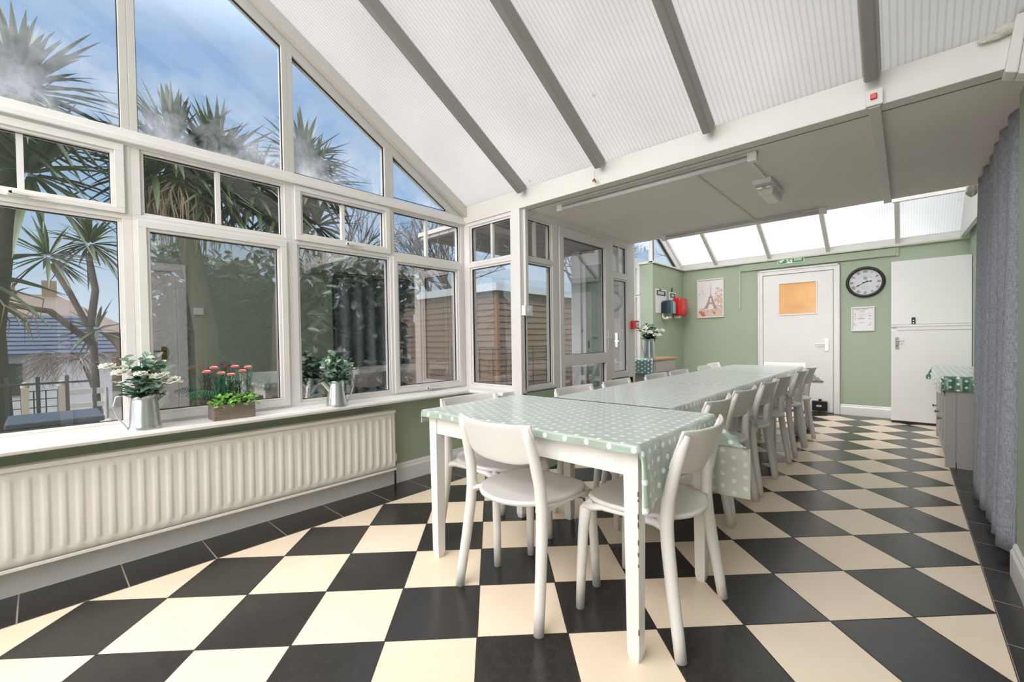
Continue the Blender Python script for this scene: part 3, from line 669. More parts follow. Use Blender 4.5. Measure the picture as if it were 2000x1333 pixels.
# broken cornice and plaster by the house wall
b = MB()
b.prism([(3.045, 2.31), (3.075, 2.31), (3.045, 2.06), (3.012, 2.075)], PY(1.235), -.06, .02)
b.prism([(3.075, 2.31), (3.10, 2.31), (3.075, 2.045), (3.045, 2.06)], PY(1.235), -.06, .012)
S(b.build('trim_12', wood_w, recalc=True, bevel=.004), 'cut end of white moulding where beam meets house wall', 'trim')
def lump(b, c, r, seed, n=10):
    o = len(b.v)
    for i in range(n + 1):
        for j in range(n):
            th = math.pi * i / n; ph = 2 * math.pi * j / n
            p = Vector((math.sin(th) * math.cos(ph), math.sin(th) * math.sin(ph), math.cos(th)))
            k = 1 + .35 * noise.noise(p * 2.3 + Vector((seed, seed, 0)))
            b.v.append((c[0] + p.x * r[0] * k, c[1] + p.y * r[1] * k, c[2] + p.z * r[2] * k))
    for i in range(n):
        for j in range(n):
            b.f.append([o + i * n + j, o + i * n + (j + 1) % n, o + (i + 1) * n + (j + 1) % n, o + (i + 1) * n + j][::-1]); b.mi.append(b.m)
b = MB(); lump(b, (3.1, 1.25, 2.17), (.035, .05, .12), 1); lump(b, (3.03, 1.24, 2.245), (.05, .02, .02), 4); lump(b, (2.985, 1.245, 2.232), (.045, .012, .012), 9)
S(b.build('trim_13', plaster_m), 'crumbling plaster patch at the beam end', 'trim')
b = MB()
b.hexa([(3.20, 3.2, 2.06), (3.235, 3.2, 2.06), (3.235, 5.98, 2.20), (3.20, 5.98, 2.20), (3.20, 3.2, 3.86), (3.235, 3.2, 3.86), (3.235, 5.98, 2.28), (3.20, 5.98, 2.28)])
S(b.build('trim_14', wood_w, recalc=True), 'white boarding closing the far roof at the house wall', 'trim')
b = MB(); lump(b, (3.08, 3.2, 2.10), (.03, .04, .05), 2)
S(b.build('trim_15', plaster_m), 'broken cornice piece above the curtain end', 'trim')

# ------------------------------------------------------------------ end wall: door, cupboard, picture...
b = MB(); y0 = 6.05
for (x0, z0, x1, z1) in ((1.085, 0, 1.148, 2.05), (2.005, 0, 2.072, 2.05), (1.148, 1.975, 2.005, 2.05)):
    b.box(x0, y0 - .022, z0, x1, y0, z1)
for (x0, z0, x1, z1) in ((1.085, 0, 1.105, 2.05), (2.05, 0, 2.072, 2.05), (1.085, 2.03, 2.072, 2.05)):
    b.box(x0, y0 - .034, z0, x1, y0, z1)
d1 = S(b.build('door_1', gloss_w, bevel=.003), 'white fire door with a small glass glowing amber in the end wall', 'door')
b = MB(); ring(b, PY(6.05), (1.155, .012, 1.995, 1.968), (1.36, 1.39, 1.806, 1.836), 0, .012)
b.build('door_leaf', gloss_w, d1, recalc=True)
b = MB(); ring(b, PY(6.05), (1.345, 1.375, 1.821, 1.851), (1.362, 1.392, 1.804, 1.834), .012, .022); b.build('glazing_bead', gloss_w, d1, recalc=True)
m, t, o = new_mat('glowing_reeded_glass')  # warm corridor light behind the door is put into the pane's colour and glow
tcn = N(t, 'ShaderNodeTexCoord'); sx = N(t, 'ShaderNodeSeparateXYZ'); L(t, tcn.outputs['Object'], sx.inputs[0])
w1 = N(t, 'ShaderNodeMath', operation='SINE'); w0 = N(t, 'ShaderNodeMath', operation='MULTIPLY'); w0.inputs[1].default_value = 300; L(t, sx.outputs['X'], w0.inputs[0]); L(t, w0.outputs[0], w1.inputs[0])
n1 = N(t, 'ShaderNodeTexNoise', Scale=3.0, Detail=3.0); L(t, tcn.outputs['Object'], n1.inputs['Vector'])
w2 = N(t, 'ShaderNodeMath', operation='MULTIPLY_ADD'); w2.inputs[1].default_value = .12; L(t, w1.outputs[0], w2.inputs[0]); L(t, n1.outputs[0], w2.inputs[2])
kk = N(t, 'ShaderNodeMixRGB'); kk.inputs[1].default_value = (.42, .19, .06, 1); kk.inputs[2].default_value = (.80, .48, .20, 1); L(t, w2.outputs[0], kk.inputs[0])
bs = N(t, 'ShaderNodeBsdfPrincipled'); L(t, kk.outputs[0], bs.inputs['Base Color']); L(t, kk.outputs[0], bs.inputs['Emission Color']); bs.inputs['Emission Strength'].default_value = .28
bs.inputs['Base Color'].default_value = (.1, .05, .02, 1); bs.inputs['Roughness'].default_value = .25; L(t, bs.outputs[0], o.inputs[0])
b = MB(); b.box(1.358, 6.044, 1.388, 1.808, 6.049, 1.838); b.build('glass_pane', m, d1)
b = MB(); b.box(1.905, 6.024, .86, 1.945, 6.038, 1.03); b.tube([(1.925, 6.03, .965), (1.925, 5.985, .965), (1.80, 5.98, .962)], .008, 8); b.build('door_handle', chrome, d1, bevel=.002)
for z in (.35, 1.60):
    b = MB(); b.box(1.146, 6.02, z, 1.156, 6.04, z + .09); b.build('hinge', chrome, d1)
b = MB(); b.box(1.76, 5.985, .03, 1.935, 6.036, .165)
r_ = tag(empty('door_retainer', (1.85, 6.0, .03)), 'black box door retainer with a small white plate at the foot of the white door', 'door stop')
ob = b.build('case', blackp, r_, bevel=.006); ob.location = (-1.85, -6.0, -.03)
b = MB(); b.box(1.815, 5.981, .085, 1.87, 5.985, .11); ob = b.build('name_plate', paper_m, r_); ob.location = (-1.85, -6.0, -.03)
b = MB(); b.box(1.823, 5.98, .094, 1.862, 5.982, .101); ob = b.build('plate_marks', ink_m, r_); ob.location = (-1.85, -6.0, -.03)
b = MB(); b.box(1.835, 6.0, .165, 1.868, 6.03, .19); ob = b.build('top_catch', blackp, r_); ob.location = (-1.85, -6.0, -.03)
b = MB(); b.box(1.84, 6.0, 0, 1.85, 6.02, .03); ob = b.build('plunger', blackp, r_); ob.location = (-1.85, -6.0, -.03)

# tall cupboard
cu = tag(empty('tall_cupboard', (2.93, 5.87, 0)), 'tall white built-in cupboard with two doors beside the clock', 'cupboard')
def rel(b, name, m, root, **k):
    o = b.build(name, m, root, **k); o.location = -Vector(root.location); 
    return o
b = MB(); b.box(2.60, 5.715, .03, 3.275, 6.045, 1.955); rel(b, 'body', gloss_w, cu)
b = MB(); b.box(2.603, 5.73, .002, 3.275, 6.0, .03); rel(b, 'plinth', blackp, cu)
b = MB(); b.box(2.60, 5.70, 1.195, 3.275, 5.714, 1.955); rel(b, 'upper_door', gloss_w, cu, bevel=.003)
b = MB(); b.box(2.60, 5.70, .035, 3.275, 5.714, 1.125); rel(b, 'lower_door', gloss_w, cu, bevel=.003)
b = MB(); b.box(2.60, 5.685, 1.165, 3.275, 5.715, 1.19); b.box(2.65, 5.692, 1.125, 3.275, 5.715, 1.165); rel(b, 'ledge', gloss_w, cu, bevel=.002)
b = MB(); b.box(2.782, 5.688, 1.195, 2.816, 5.70, 1.275); rel(b, 'latch', blackp, cu, bevel=.002)
for z in (1.235, 1.205):
    b = MB(); b.box(2.795, 5.684, z, 2.804, 5.689, z + .008); rel(b, 'latch_screw', chrome, cu)
b = MB(); b.box(2.638, 5.69, .90, 2.668, 5.70, 1.04); b.tube([(2.655, 5.69, 1.0), (2.655, 5.655, 1.0), (2.72, 5.652, .998)], .006, 8); rel(b, 'handle_plate', mat('dull_metal', (.30, .29, .27), .4, metal=1), cu)
b = MB(); b.lathe([(0, 0), (.011, .0), (.011, .012), (0, .014)], (2.653, 5.69, .945), 12, 'y'); rel(b, 'keyhole', brass, cu)

# boxing / trunking
b = MB(); b.box(.84, 6.02, 2.073, 2.64, 6.05, 2.172); b.box(2.64, 6.025, 2.065, 2.665, 6.05, 2.178)
S(b.build('trim_16', greenwall, bevel=.003), 'green painted pipe boxing above the white door', 'trim')
b = MB(); b.box(.828, 6.03, 1.50, .846, 6.05, 2.085); b.box(.83, 6.03, 2.083, 1.085, 6.05, 2.098)
S(b.build('trim_17', mat('pale_green_trunk', (.46, .53, .40), .5)), 'thin pale green cable trunking between picture and door', 'trim')

# exit sign
P = PY(6.02)
ex = tag(empty('exit_sign', (1.51, 6.02, 2.16)), 'green and white emergency exit sign above the white door', 'sign')
sg = mat('sign_green', (.02, .24, .06), .4); sw_ = mat('sign_white', (.82, .86, .74), .5)
b = MB(); b.box(1.348, 6.01, 2.118, 1.672, 6.019, 2.212); rel(b, 'sign_board', sw_, ex)
b = MB(); b.box(1.358, 6.007, 2.126, 1.457, 6.011, 2.204); rel(b, 'arrow_field', sg, ex); b = MB(); b.box(1.53, 6.007, 2.126, 1.664, 6.011, 2.204); rel(b, 'green_field', sg, ex)
b = MB()    # arrow
pts = [(1.372, 2.14), (1.372, 2.18), (1.385, 2.168), (1.40, 2.176), (1.43, 2.19), (1.44, 2.185), (1.425, 2.165), (1.41, 2.155), (1.398, 2.148), (1.415, 2.14)]
b.prism(pts, PY(6.007), 0, .002); rel(b, 'arrow', sw_, ex, recalc=True)
b = MB()    # running figure
b.lathe([(0, 0), (.008, 0), (.008, .002), (0, .002)], (1.505, 6.009, 2.19), 10, 'y')
for a, c in (((1.503, 2.182), (1.485, 2.158)), ((1.485, 2.158), (1.505, 2.148)), ((1.505, 2.148), (1.498, 2.13)), ((1.485, 2.158), (1.468, 2.15)), ((1.468, 2.15), (1.465, 2.132)), ((1.50, 2.178), (1.52, 2.165)), ((1.498, 2.178), (1.475, 2.178))):
    dx, dz = c[0] - a[0], c[1] - a[1]; l = math.hypot(dx, dz); nx, nz = -dz / l * .004, dx / l * .004
    b.prism([(a[0] + nx, a[1] + nz), (a[0] - nx, a[1] - nz), (c[0] - nx, c[1] - nz), (c[0] + nx, c[1] + nz)], PY(6.009), 0, .002)
rel(b, 'running_figure', sg, ex, recalc=True)
o = text_mesh('Exit', .058, 'lettering', sw_, ex, T3(1.597, 6.0065, 2.166) @ BACK); o.location = -Vector(ex.location)

# clock
ck = tag(empty('wall_clock', (2.338, 6.05, 1.768)), 'round black rimmed clock showing twenty to three on the green end wall', 'clock')
b = MB(); b.lathe([(.165, 0), (.20, 0), (.203, .02), (.19, .045), (.172, .045), (.166, .02), (.165, .012)], (0, 0, 0), 48, 'y'); b.build('rim', mat('clock_black', (.015, .014, .013), .3), ck, smooth=True)
b = MB(); b.lathe([(0, 0), (.17, 0), (.17, .014), (0, .014)], (0, 0, 0), 48, 'y'); b.build('dial', mat('clock_dial', (.66, .65, .66), .6, .06, 20), ck)
dk = mat('clock_ink', (.03, .03, .03), .6)
for i, nmr in enumerate(('XII', 'I', 'II', 'III', 'IV', 'V', 'VI', 'VII', 'VIII', 'IX', 'X', 'XI')):
    a = -R(30 * i)
    text_mesh(nmr, .050, 'numeral', dk, ck, T3(0, -.0155, 0) @ BACK @ Matrix.Rotation(a, 4, 'Z') @ T3(0, .136, 0) @ Matrix.Diagonal((.72, 1, 1, 1)), bold=.0004)
def hand(ang, ln, w_, name, back=.03):
    b = MB(); a = R(ang); ux, uz = math.sin(a), math.cos(a); vx, vz = uz, -ux
    pts = [(-back, w_), (-back, -w_), (ln * .55, -w_ * .6), (ln * .75, -w_ * 1.9), (ln, 0), (ln * .75, w_ * 1.9), (ln * .55, w_ * .6)]
    b.prism([(ux * l + vx * s, uz * l + vz * s) for l, s in pts], PY(0), .019, .021); b.build(name, blackp, ck, recalc=True)
hand(82, .075, .0045, 'hour_hand'); hand(240, .115, .004, 'minute_hand', .035)
b = MB()    # printed crest and flourishes
for r0 in (.012, .022):
    b.prism([(r0 * math.cos(a * R(20)), .052 + r0 * math.sin(a * R(20))) for a in range(18)], PY(0), .0142, .0148 if r0 > .015 else .0154)
for i in range(14):
    a = R(40 + i * 100 / 13); b.prism([(.085 * math.cos(a) + dx, .085 * math.sin(a) + dz) for dx, dz in ((-.004, -.003), (.004, -.003), (.004, .003), (-.004, .003))], PY(0), .0142, .0148)
for i in range(3):
    for j in range(6): b.prism([(-.04 + j * .014 + dx, -.05 - i * .018 + dz) for dx, dz in ((0, 0), (.009, 0), (.009, .004), (0, .004))], PY(0), .0142, .0148)
b.build('printed_crest', mat('faint_ink', (.33, .33, .34), .7), ck, recalc=True)

# framed picture
pf = tag(empty('framed_picture', (.40, 6.05, 1.70)), 'white framed autumn print of a lattice tower on the green end wall', 'picture')
P0 = PY(0)
b = MB(); ring(b, P0, (-.205, -.312, .205, .312), (-.187, -.294, .187, .294), 0, .025); b.build('frame', mat('silver_white_frame', (.74, .73, .68), .35), pf, recalc=True, bevel=.003)
b = MB(); b.box(-.187, -.0122, -.294, .187, -.011, -.18); b.build('printed_ground', mat('print_ground', (.62, .45, .36), .6, c2=(.76, .64, .56), scale=18), pf)
b = MB(); b.box(-.19, -.012, -.297, .19, -.002, .297); b.build('print', mat('print_sky', (.70, .68, .68), .5, c2=(.84, .79, .78), scale=5), pf)
tw = mat('print_tower', (.36, .22, .16), .6, .2, 40, c2=(.50, .36, .29)); au = mat('print_autumn', (.52, .27, .17), .6, c2=(.80, .62, .53), scale=40)
b = MB(); xt = .005
def strip(pts, d=.0126): b.prism(pts, P0, .012, d)
strip([(xt - .005, .05), (xt + .005, .05), (xt + .002, .235), (xt - .002, .235)])
strip([(xt - .019, .0), (xt + .019, .0), (xt + .005, .06), (xt - .005, .06)])
strip([(xt - .030, .027), (xt + .030, .027), (xt + .030, .015), (xt - .030, .015)], .013)
strip([(xt - .028, .018), (xt - .009, .018), (xt - .018, -.085), (xt - .058, -.085)]); strip([(xt + .009, .018), (xt + .028, .018), (xt + .058, -.085), (xt + .018, -.085)])
strip([(xt - .06, -.066), (xt + .06, -.066), (xt + .064, -.092), (xt - .064, -.092)], .013)
strip([(xt - .062, -.088), (xt - .022, -.088), (xt - .052, -.165), (xt - .108, -.165)]); strip([(xt + .022, -.088), (xt + .062, -.088), (xt + .108, -.165), (xt + .052, -.165)])
b.build('printed_tower', tw, pf, recalc=True)
b = MB(); rnd = random.Random(3)
def blob(x, z, r, d):
    k = 7; b.prism([(max(-.187, min(.187, x + r * rnd.uniform(.6, 1.2) * math.cos(q * 6.283 / k))), max(-.294, min(.294, z + r * rnd.uniform(.6, 1.2) * math.sin(q * 6.283 / k)))) for q in range(k)], P0, .012, .012 + d)
for i in range(80): blob(rnd.uniform(.07, .18), rnd.uniform(-.2, .16), rnd.uniform(.006, .02), .0004 + i * .00001)
for i in range(14): blob(rnd.uniform(-.185, -.10), rnd.uniform(.05, .2), rnd.uniform(.004, .012), .0004 + i * .00001)
for i in range(26): blob(rnd.uniform(-.17, .17), rnd.uniform(-.21, -.16), rnd.uniform(.008, .02), .0004 + i * .00001)
b.build('printed_foliage', au, pf, recalc=True)
b = MB()
for i in range(9): blob(rnd.uniform(-.17, -.08), rnd.uniform(-.28, -.215), rnd.uniform(.012, .026), .0008 + i * .00001)
for i in range(5): blob(rnd.uniform(.03, .12), rnd.uniform(-.255, -.22), rnd.uniform(.01, .02), .0008 + i * .00001)
b.build('printed_leaves', mat('print_orange', (.35, .08, .03), .6, c2=(.66, .30, .15), scale=60), pf, recalc=True)
# certificate
cf = tag(empty('framed_certificate', (2.312, 6.05, 1.285)), 'small white framed notice under the clock', 'frame')
b = MB(); ring(b, P0, (-.122, -.162, .122, .162), (-.1, -.14, .1, .14), 0, .022); b.build('frame', mat('silver_white_frame', (.74, .73, .68), .35), cf, recalc=True, bevel=.005)
b = MB(); b.box(-.103, -.01, -.143, .103, -.002, .143); b.build('sheet', paper_m, cf)
b = MB()
for (x, z, w_, h_) in ((-.07, .122, .04, .006), (0, .122, .05, .006), (-.03, .108, .05, .005), (-.03, .09, .05, .005), (-.088, .06, .018, .012), (-.088, .03, .018, .008), (-.088, 0, .02, .008), (.06, .068, .016, .008), (.062, .034, .024, .012), (.06, 0, .026, .008), (-.03, .03, .03, .005), (-.035, -.05, .05, .004), (-.09, -.08, .006, .035), (-.09, -.084, .03, .006), (.075, -.08, .006, .035), (.05, -.084, .03, .006), (-.04, .055, .07, .004), (-.05, 0, .07, .012)):
    b.box(x, -.0106, z, x + w_, -.01, z + h_)
b.build('printed_marks', mat('pale_ink', (.40, .40, .41), .7), cf)

# dispensers on the projecting wall (X = -.037)
PW = PX(-.037)
def plate(u0, u1, z0, z1, lab, hh, name):
    r = tag(empty(name, (-.037, (u0 + u1) / 2, z0)), lab, 'sign')
    b = MB(); b.prism([(u0, z0), (u1, z0), (u1, z1), (u0, z1)], PW, 0, .006); rel(b, 'board', paper_m, r, recalc=True)
    b = MB(); b.prism([(u0 + .03, z1 - hh - .02), (u1 - .03, z1 - hh - .02), (u1 - .03, z1 - .02), (u0 + .03, z1 - .02)], PW, .006, .009); rel(b, 'dark_header', mat('sign_black', (.03, .04, .025), .4), r, recalc=True)
    b = MB(); k = 4; w_ = (u1 - u0 - .16) / k
    for i in range(k):
        a = u0 + .08 + i * w_
        b.prism([(a, z1 - hh - .005), (a + w_ * .6, z1 - hh - .005), (a + w_ * .6, z1 - .035), (a, z1 - .035)], PW, .009, .0105)
    rel(b, 'header_marks', paper_m, r, recalc=True)
    b = MB(); b.prism([(u0 + .22 * (u1 - u0), z0 + .3), (u0 + .5 * (u1 - u0), z0 + .31), (u0 + .42 * (u1 - u0), z0 + .34), (u0 + .55 * (u1 - u0), z0 + .36), (u0 + .35 * (u1 - u0), z0 + .37)], PW, .006, .008); rel(b, 'pictogram', mat('sign_black', (.03, .04, .025), .4), r, recalc=True)
    return r
plate(4.95, 5.33, 1.45, 1.815, 'taller white notice with a dark header beside the teal dispenser', .075, 'wall_notice')
plate(5.45, 5.72, 1.50, 1.80, 'narrower white notice with a dark header half behind the red dispenser', .065, 'wall_notice')
rd = tag(empty('red_dispenser', (-.037, 5.72, 1.42)), 'glossy red wall dispenser on the projecting wall', 'dispenser')
b = MB(); b.box(-.03, 5.55, 1.42, .11, 5.86, 1.71); rel(b, 'cover', redp, rd, bevel=.035)
b = MB(); b.box(.107, 5.68, 1.56, .113, 5.72, 1.57); rel(b, 'badge', paper_m, rd)
b = MB(); b.box(-.03, 5.60, 1.385, .07, 5.66, 1.425); rel(b, 'nozzle', gloss_w, rd, bevel=.006)
td = tag(empty('teal_dispenser', (-.037, 5.30, 1.45)), 'round topped teal and navy wall dispenser beside the red one', 'dispenser')
for (a0, a1, nm, m_) in ((5.13, 5.26, 'navy_side', mat('navy_plastic', (.008, .015, .035), .25)), (5.26, 5.34, 'teal_band', mat('teal_plastic', (.02, .20, .18), .25)), (5.34, 5.47, 'pale_window', mat('pale_blue_plastic', (.22, .52, .66), .25))):
    b = MB(); pf_ = [(a0, 1.45), (a1, 1.45)]
    for q in range(7):
        u = a1 + (a0 - a1) * q / 6; pf_.append((u, 1.45 + .145 + .06 * math.sqrt(max(0, 1 - ((u - 5.30) / .175) ** 2))))
    b.prism(pf_, PW, .006, .11 if nm == 'teal_band' else .10); rel(b, nm, m_, td, recalc=True, bevel=.008)
b = MB(); b.box(-.03, 5.16, 1.36, -.01, 5.20, 1.46); b.box(-.03, 5.16, 1.36, .06, 5.20, 1.385); b.box(.03, 5.18, 1.38, .05, 5.34, 1.40); rel(b, 'lever_bracket', gloss_w, td, bevel=.003)

# fire call point, switch, conduits, lights
fc = tag(empty('fire_call_point', (.525, 3.11, 1.18)), 'square red fire alarm call point on the white end post', 'alarm')
b = MB(); b.box(.52, 3.06, 1.18, .575, 3.155, 1.268); rel(b, 'case', redp, fc, bevel=.004)
b = MB(); b.box(.575, 3.075, 1.195, .579, 3.14, 1.25); rel(b, 'glass_plate', sw_, fc)
b = MB(); b.box(.579, 3.10, 1.215, .580, 3.12, 1.23); rel(b, 'printed_dot', red_dark, fc)
ls = tag(empty('wall_switch', (.52, 1.30, 1.27)), 'white surface switch box on the corner post', 'switch')
b = MB(); b.box(.521, 1.255, 1.268, .56, 1.345, 1.348); rel(b, 'back_box', gloss_w, ls, bevel=.004)
b = MB(); b.box(.56, 1.285, 1.295, .565, 1.315, 1.325); rel(b, 'rocker', paper_m, ls, bevel=.001)
b = MB(); b.box(.521, 1.285, 1.35, .545, 1.315, 2.1)
tag(b.build('cable_trunking', upvc), 'white vertical cable trunking above the corner switch', 'conduit')
def striplight(x0, x1, y, lab):
    r = tag(empty('tube_light', ((x0 + x1) / 2, y, 2.12)), lab, 'light')
    b = MB(); b.box(x0, y - .016, 2.104, x1, y + .016, 2.119); rel(b, 'batten', mat('light_batten', (.55, .54, .51), .4), r)
    b = MB(); b.tube([(x0 + .02, y, 2.085), (x1 - .02, y, 2.085)], .0145, 14); rel(b, 'tube', mat('tube_glass', (.74, .73, .70), .25), r, smooth=True)
    for a in (x0, x1 - .05):
        b = MB(); b.box(a, y - .021, 2.066, a + .05, y + .021, 2.119); rel(b, 'end_cap', gloss_w, r, bevel=.006)
    return r
striplight(.74, 2.12, 1.45, 'long unlit tube light along the white beam')
striplight(.89, 2.26, 3.03, 'long unlit tube light along the far ceiling edge')
b = MB(); b.box(2.045, 1.47, 2.108, 2.065, 1.92, 2.12)
tag(b.build('ceiling_conduit', upvc), 'short white conduit between tube light and emergency light', 'conduit')
b = MB(); b.box(1.732, 1.47, 2.108, 1.752, 3.01, 2.12)
tag(b.build('ceiling_conduit', upvc), 'long white conduit running across the ceiling between both tube lights', 'conduit')
el = tag(empty('emergency_light', (2.035, 2.13, 2.12)), 'white box emergency light fixed to the flat ceiling', 'light')
b = MB(); b.box(-.055, -.20, -.035, .055, .19, -.001); b.build('base', gloss_w, el, bevel=.006)
b = MB(); b.hexa([(-.042, -.08, -.085), (.042, -.08, -.085), (.042, .17, -.085), (-.042, .17, -.085), (-.052, -.10, -.035), (.052, -.10, -.035), (.052, .185, -.035), (-.052, .185, -.035)]); b.build('diffuser', mat('prismatic_cover', (.66, .67, .62), .3), el, bevel=.01)
b = MB(); b.lathe([(0, 0), (.026, 0), (.026, -.02), (0, -.024)][::-1], (-.025, -.15, -.034), 14); b.build('lamp_head', chrome, el)
b = MB(); b.lathe([(0, 0), (.02, 0), (.02, -.02), (0, -.024)][::-1], (.03, -.15, -.034), 14); b.build('lamp_head', chrome, el)

# ------------------------------------------------------------------ house wall: door seen mirrored in the windows
PR = lambda u, z, d: (3.1 - d, u, z)
b = MB(); ring(b, PR, (-1.16, 0, -.12, 2.0), (-1.07, 0, -.21, 1.91), 0, .03)
d4 = S(b.build('door_4', gloss_w, recalc=True, bevel=.003), 'white door in the house wall, mirrored in the window glass', 'door')
b = MB(); b.prism([(-1.065, .01), (-.215, .01), (-.215, 1.905), (-1.065, 1.905)], PR, 0, .008); b.build('door_leaf', gloss_w, d4, recalc=True)
b = MB(); b.prism([(-.36, .9), (-.31, .9), (-.31, 1.06), (-.36, 1.06)], PR, .008, .018); b.prism([(-.46, 1.0), (-.33, 1.0), (-.33, 1.015), (-.46, 1.015)], PR, .04, .055); b.prism([(-.345, 1.0), (-.33, 1.0), (-.33, 1.015), (-.345, 1.015)], PR, .018, .055); b.build('door_handle', brass, d4, recalc=True)
b = MB(); b.prism([(-.05, 1.43), (.04, 1.43), (.04, 1.51), (-.05, 1.51)], PR, 0, .035)
tag(b.build('wall_socket', gloss_w, recalc=True, bevel=.004), 'white switch box on the house wall, mirrored in the window behind the planter', 'switch')
b = MB(); lump(b, (3.05, -.37, 2.19), (.045, .05, .05), 3)
tag(b.build('motion_sensor', gloss_w, smooth=True), 'white motion sensor on the house wall, mirrored above the white door', 'sensor')

# ------------------------------------------------------------------ radiator
ra = tag(empty('radiator', (-.08, -.65, .13)), 'long cream double panel radiator under the window board', 'radiator')
RY0, RY1, RZ0, RZ1 = -2.2, .475, .135, .575
def radpanel(x, name, deep):
    b = MB(); p = .054; n = int((RY1 - RY0 - .05) / p) * 12
    def fx(y, z):
        if deep == 0: return x
        e = min(y - RY0, RY1 - y)
        fz = max(0, min(1, min(z - RZ0 - .045, RZ1 - .05 - z) / .02))
        if e < .03: return x
        return x + .0075 * fz * min(1, max(0, .1 + 1.5 * math.cos(2 * math.pi * (y - RY1 + .03) / p)))
    zs = [RZ0, RZ0 + .045, RZ0 + .052, RZ0 + .065, (RZ0 + RZ1) / 2, RZ1 - .07, RZ1 - .057, RZ1 - .05, RZ1]
    ys = [RY0 + (RY1 - RY0) * i / n for i in range(n + 1)]
    b.grid(n, len(zs) - 1, lambda u, v: (fx(ys[round(u * n)], zs[round(v * (len(zs) - 1))]), ys[round(u * n)], zs[round(v * (len(zs) - 1))]))
    o = rel(b, name, rad_m, ra, smooth=True)
    so = o.modifiers.new('t', 'SOLIDIFY'); so.thickness = .012; so.offset = -1
radpanel(-.058, 'front_panel', 1)
b = MB(); b.box(-.118, RY0, RZ0, -.106, RY1 - .01, RZ1 - .002); rel(b, 'rear_panel', rad_m, ra)
b = MB()
for i in range(80): 
    y = RY0 + .02 + i * .033; b.box(-.106, y, RZ0 + .03, -.072, y + .004, RZ1 - .025)
rel(b, 'fins', mat('fin_metal', (.30, .29, .27), .6), ra)
b = MB(); b.box(-.05, RY0, RZ0 - .004, -.046, RY1, RZ0 + .012); b.box(-.048, RY0, RZ1 - .02, -.044, RY1, RZ1); rel(b, 'rolled_edge', rad_m, ra, bevel=.002)
b = MB(); b.tube([(-.085, RY1 + .012, 0), (-.085, RY1 + .012, .19)], .008, 10); b.tube([(-.085, RY1 - .02, .165), (-.085, RY1 + .02, .165)], .009, 10); rel(b, 'pipe', mat('dark_pipe', (.10, .07, .06), .3, .3, 20, metal=.6), ra, smooth=True)
b = MB(); b.lathe([(0, .19), (.014, .19), (.016, .2), (.016, .235), (.012, .245), (0, .245)], (-.085, RY1 + .012, 0), 14); rel(b, 'valve_cap', gloss_w, ra, smooth=True)

# ------------------------------------------------------------------ chairs
def make_chair():
    root = empty('dining_chair', (0, 0, 0))
    for s in (-1, 1):
        b = MB()
        pts = [(.236, 0, 0), (.231, .012, .09), (.222, .032, .22), (.213, .05, .36), (.209, .056, .44), (.205, .05, .53), (.20, .03, .62), (.195, .004, .71), (.192, -.010, .752)]
        rad = [(.020, .020), (.021, .021), (.022, .022), (.0235, .023), (.024, .0235), (.0235, .0225), (.022, .021), (.019, .018), (.014, .013)]
        b.tube([(s * x, y, z) for x, y, z in pts], rad, 14, (0, 1, 0)); b.build('leg', chair_m, root, smooth=True)
        b = MB()
        b.tube([(s * .198, .417, 0), (s * .194, .412, .15), (s * .188, .404, .32), (s * .182, .396, .40), (s * .17, .37, .432)], [(.018, .017), (.019, .019), (.020, .021), (.021, .026), (.014, .02)], 12, (0, 1, 0))
        b.build('leg', chair_m, root, smooth=True)
    for s in (-1, 1):
        b = MB()
        b.tube([(s * .207, .056, .425), (s * .196, .10, .428), (s * .19, .2, .428), (s * .186, .32, .426), (s * .182, .40, .41)], [(.022, .02), (.017, .013), (.014, .010), (.015, .012), (.018, .018)], 10)
        b.tube([(s * .205, .058, .43), (s * .175, .085, .437), (s * .145, .115, .438)], [(.024, .016), (.019, .009), (.016, .007)], 10)
        b.build('seat_rail', chair_m, root, smooth=True)
    # seat shell
    b = MB(); out = []
    n = 48
    for k in range(n):
        a = 2 * math.pi * k / n; cx, sy = math.cos(a), math.sin(a)
        pw = .55 if sy > 0 else .92
        x = .205 * math.copysign(abs(cx) ** pw, cx); y = .205 + (.225 if sy > 0 else .215) * math.copysign(abs(sy) ** pw, sy)
        if sy > 0: x *= 1 - .06 * sy
        out.append((x, y))
    rings = [(0, .0), (.5, .001), (.8, .006), (.93, .011), (.985, .012), (1.0, .006), (.985, -.006), (.9, -.009), (0, -.008)]
    vs = []
    for r_, h in rings:
        for x, y in out:
            yy = .205 + (y - .205) * r_
            vs.append((x * r_, yy, .442 + h - (.012 * max(0, (yy - .36) / .07) ** 2 if yy > .36 else 0)))
    fs = [(i * n + k, i * n + (k + 1) % n, (i + 1) * n + (k + 1) % n, (i + 1) * n + k) for i in range(len(rings) - 1) for k in range(n)]
    b.add(vs, [f[::-1] for f in fs]); b.build('seat', chair_m, root, smooth=True)
    # curved back shell
    b = MB(); nu, nv = 24, 8
    def bk(u, v, off):
        x = -.212 + .424 * u; t_ = x / .212
        zb = .598 + .035 * t_ * t_ * t_ * t_; zt = .768 - .006 * (1 - t_ * t_)
        z = zb + (zt - zb) * v
        y = .046 - (z - .60) * .36 - .050 * (1 - t_ * t_) + .012
        return (x, y + off, z)
    b.grid(nu, nv, lambda u, v: bk(u, v, 0))
    o = b.build('backrest', chair_m, root, smooth=True)
    so = o.modifiers.new('t', 'SOLIDIFY'); so.thickness = .011; so.offset = 0
    bv = o.modifiers.new('e', 'BEVEL'); bv.width = .004; bv.segments = 2; bv.limit_method = 'ANGLE'; bv.angle_limit = R(50)
    return root
chair0 = make_chair(); used = [False]
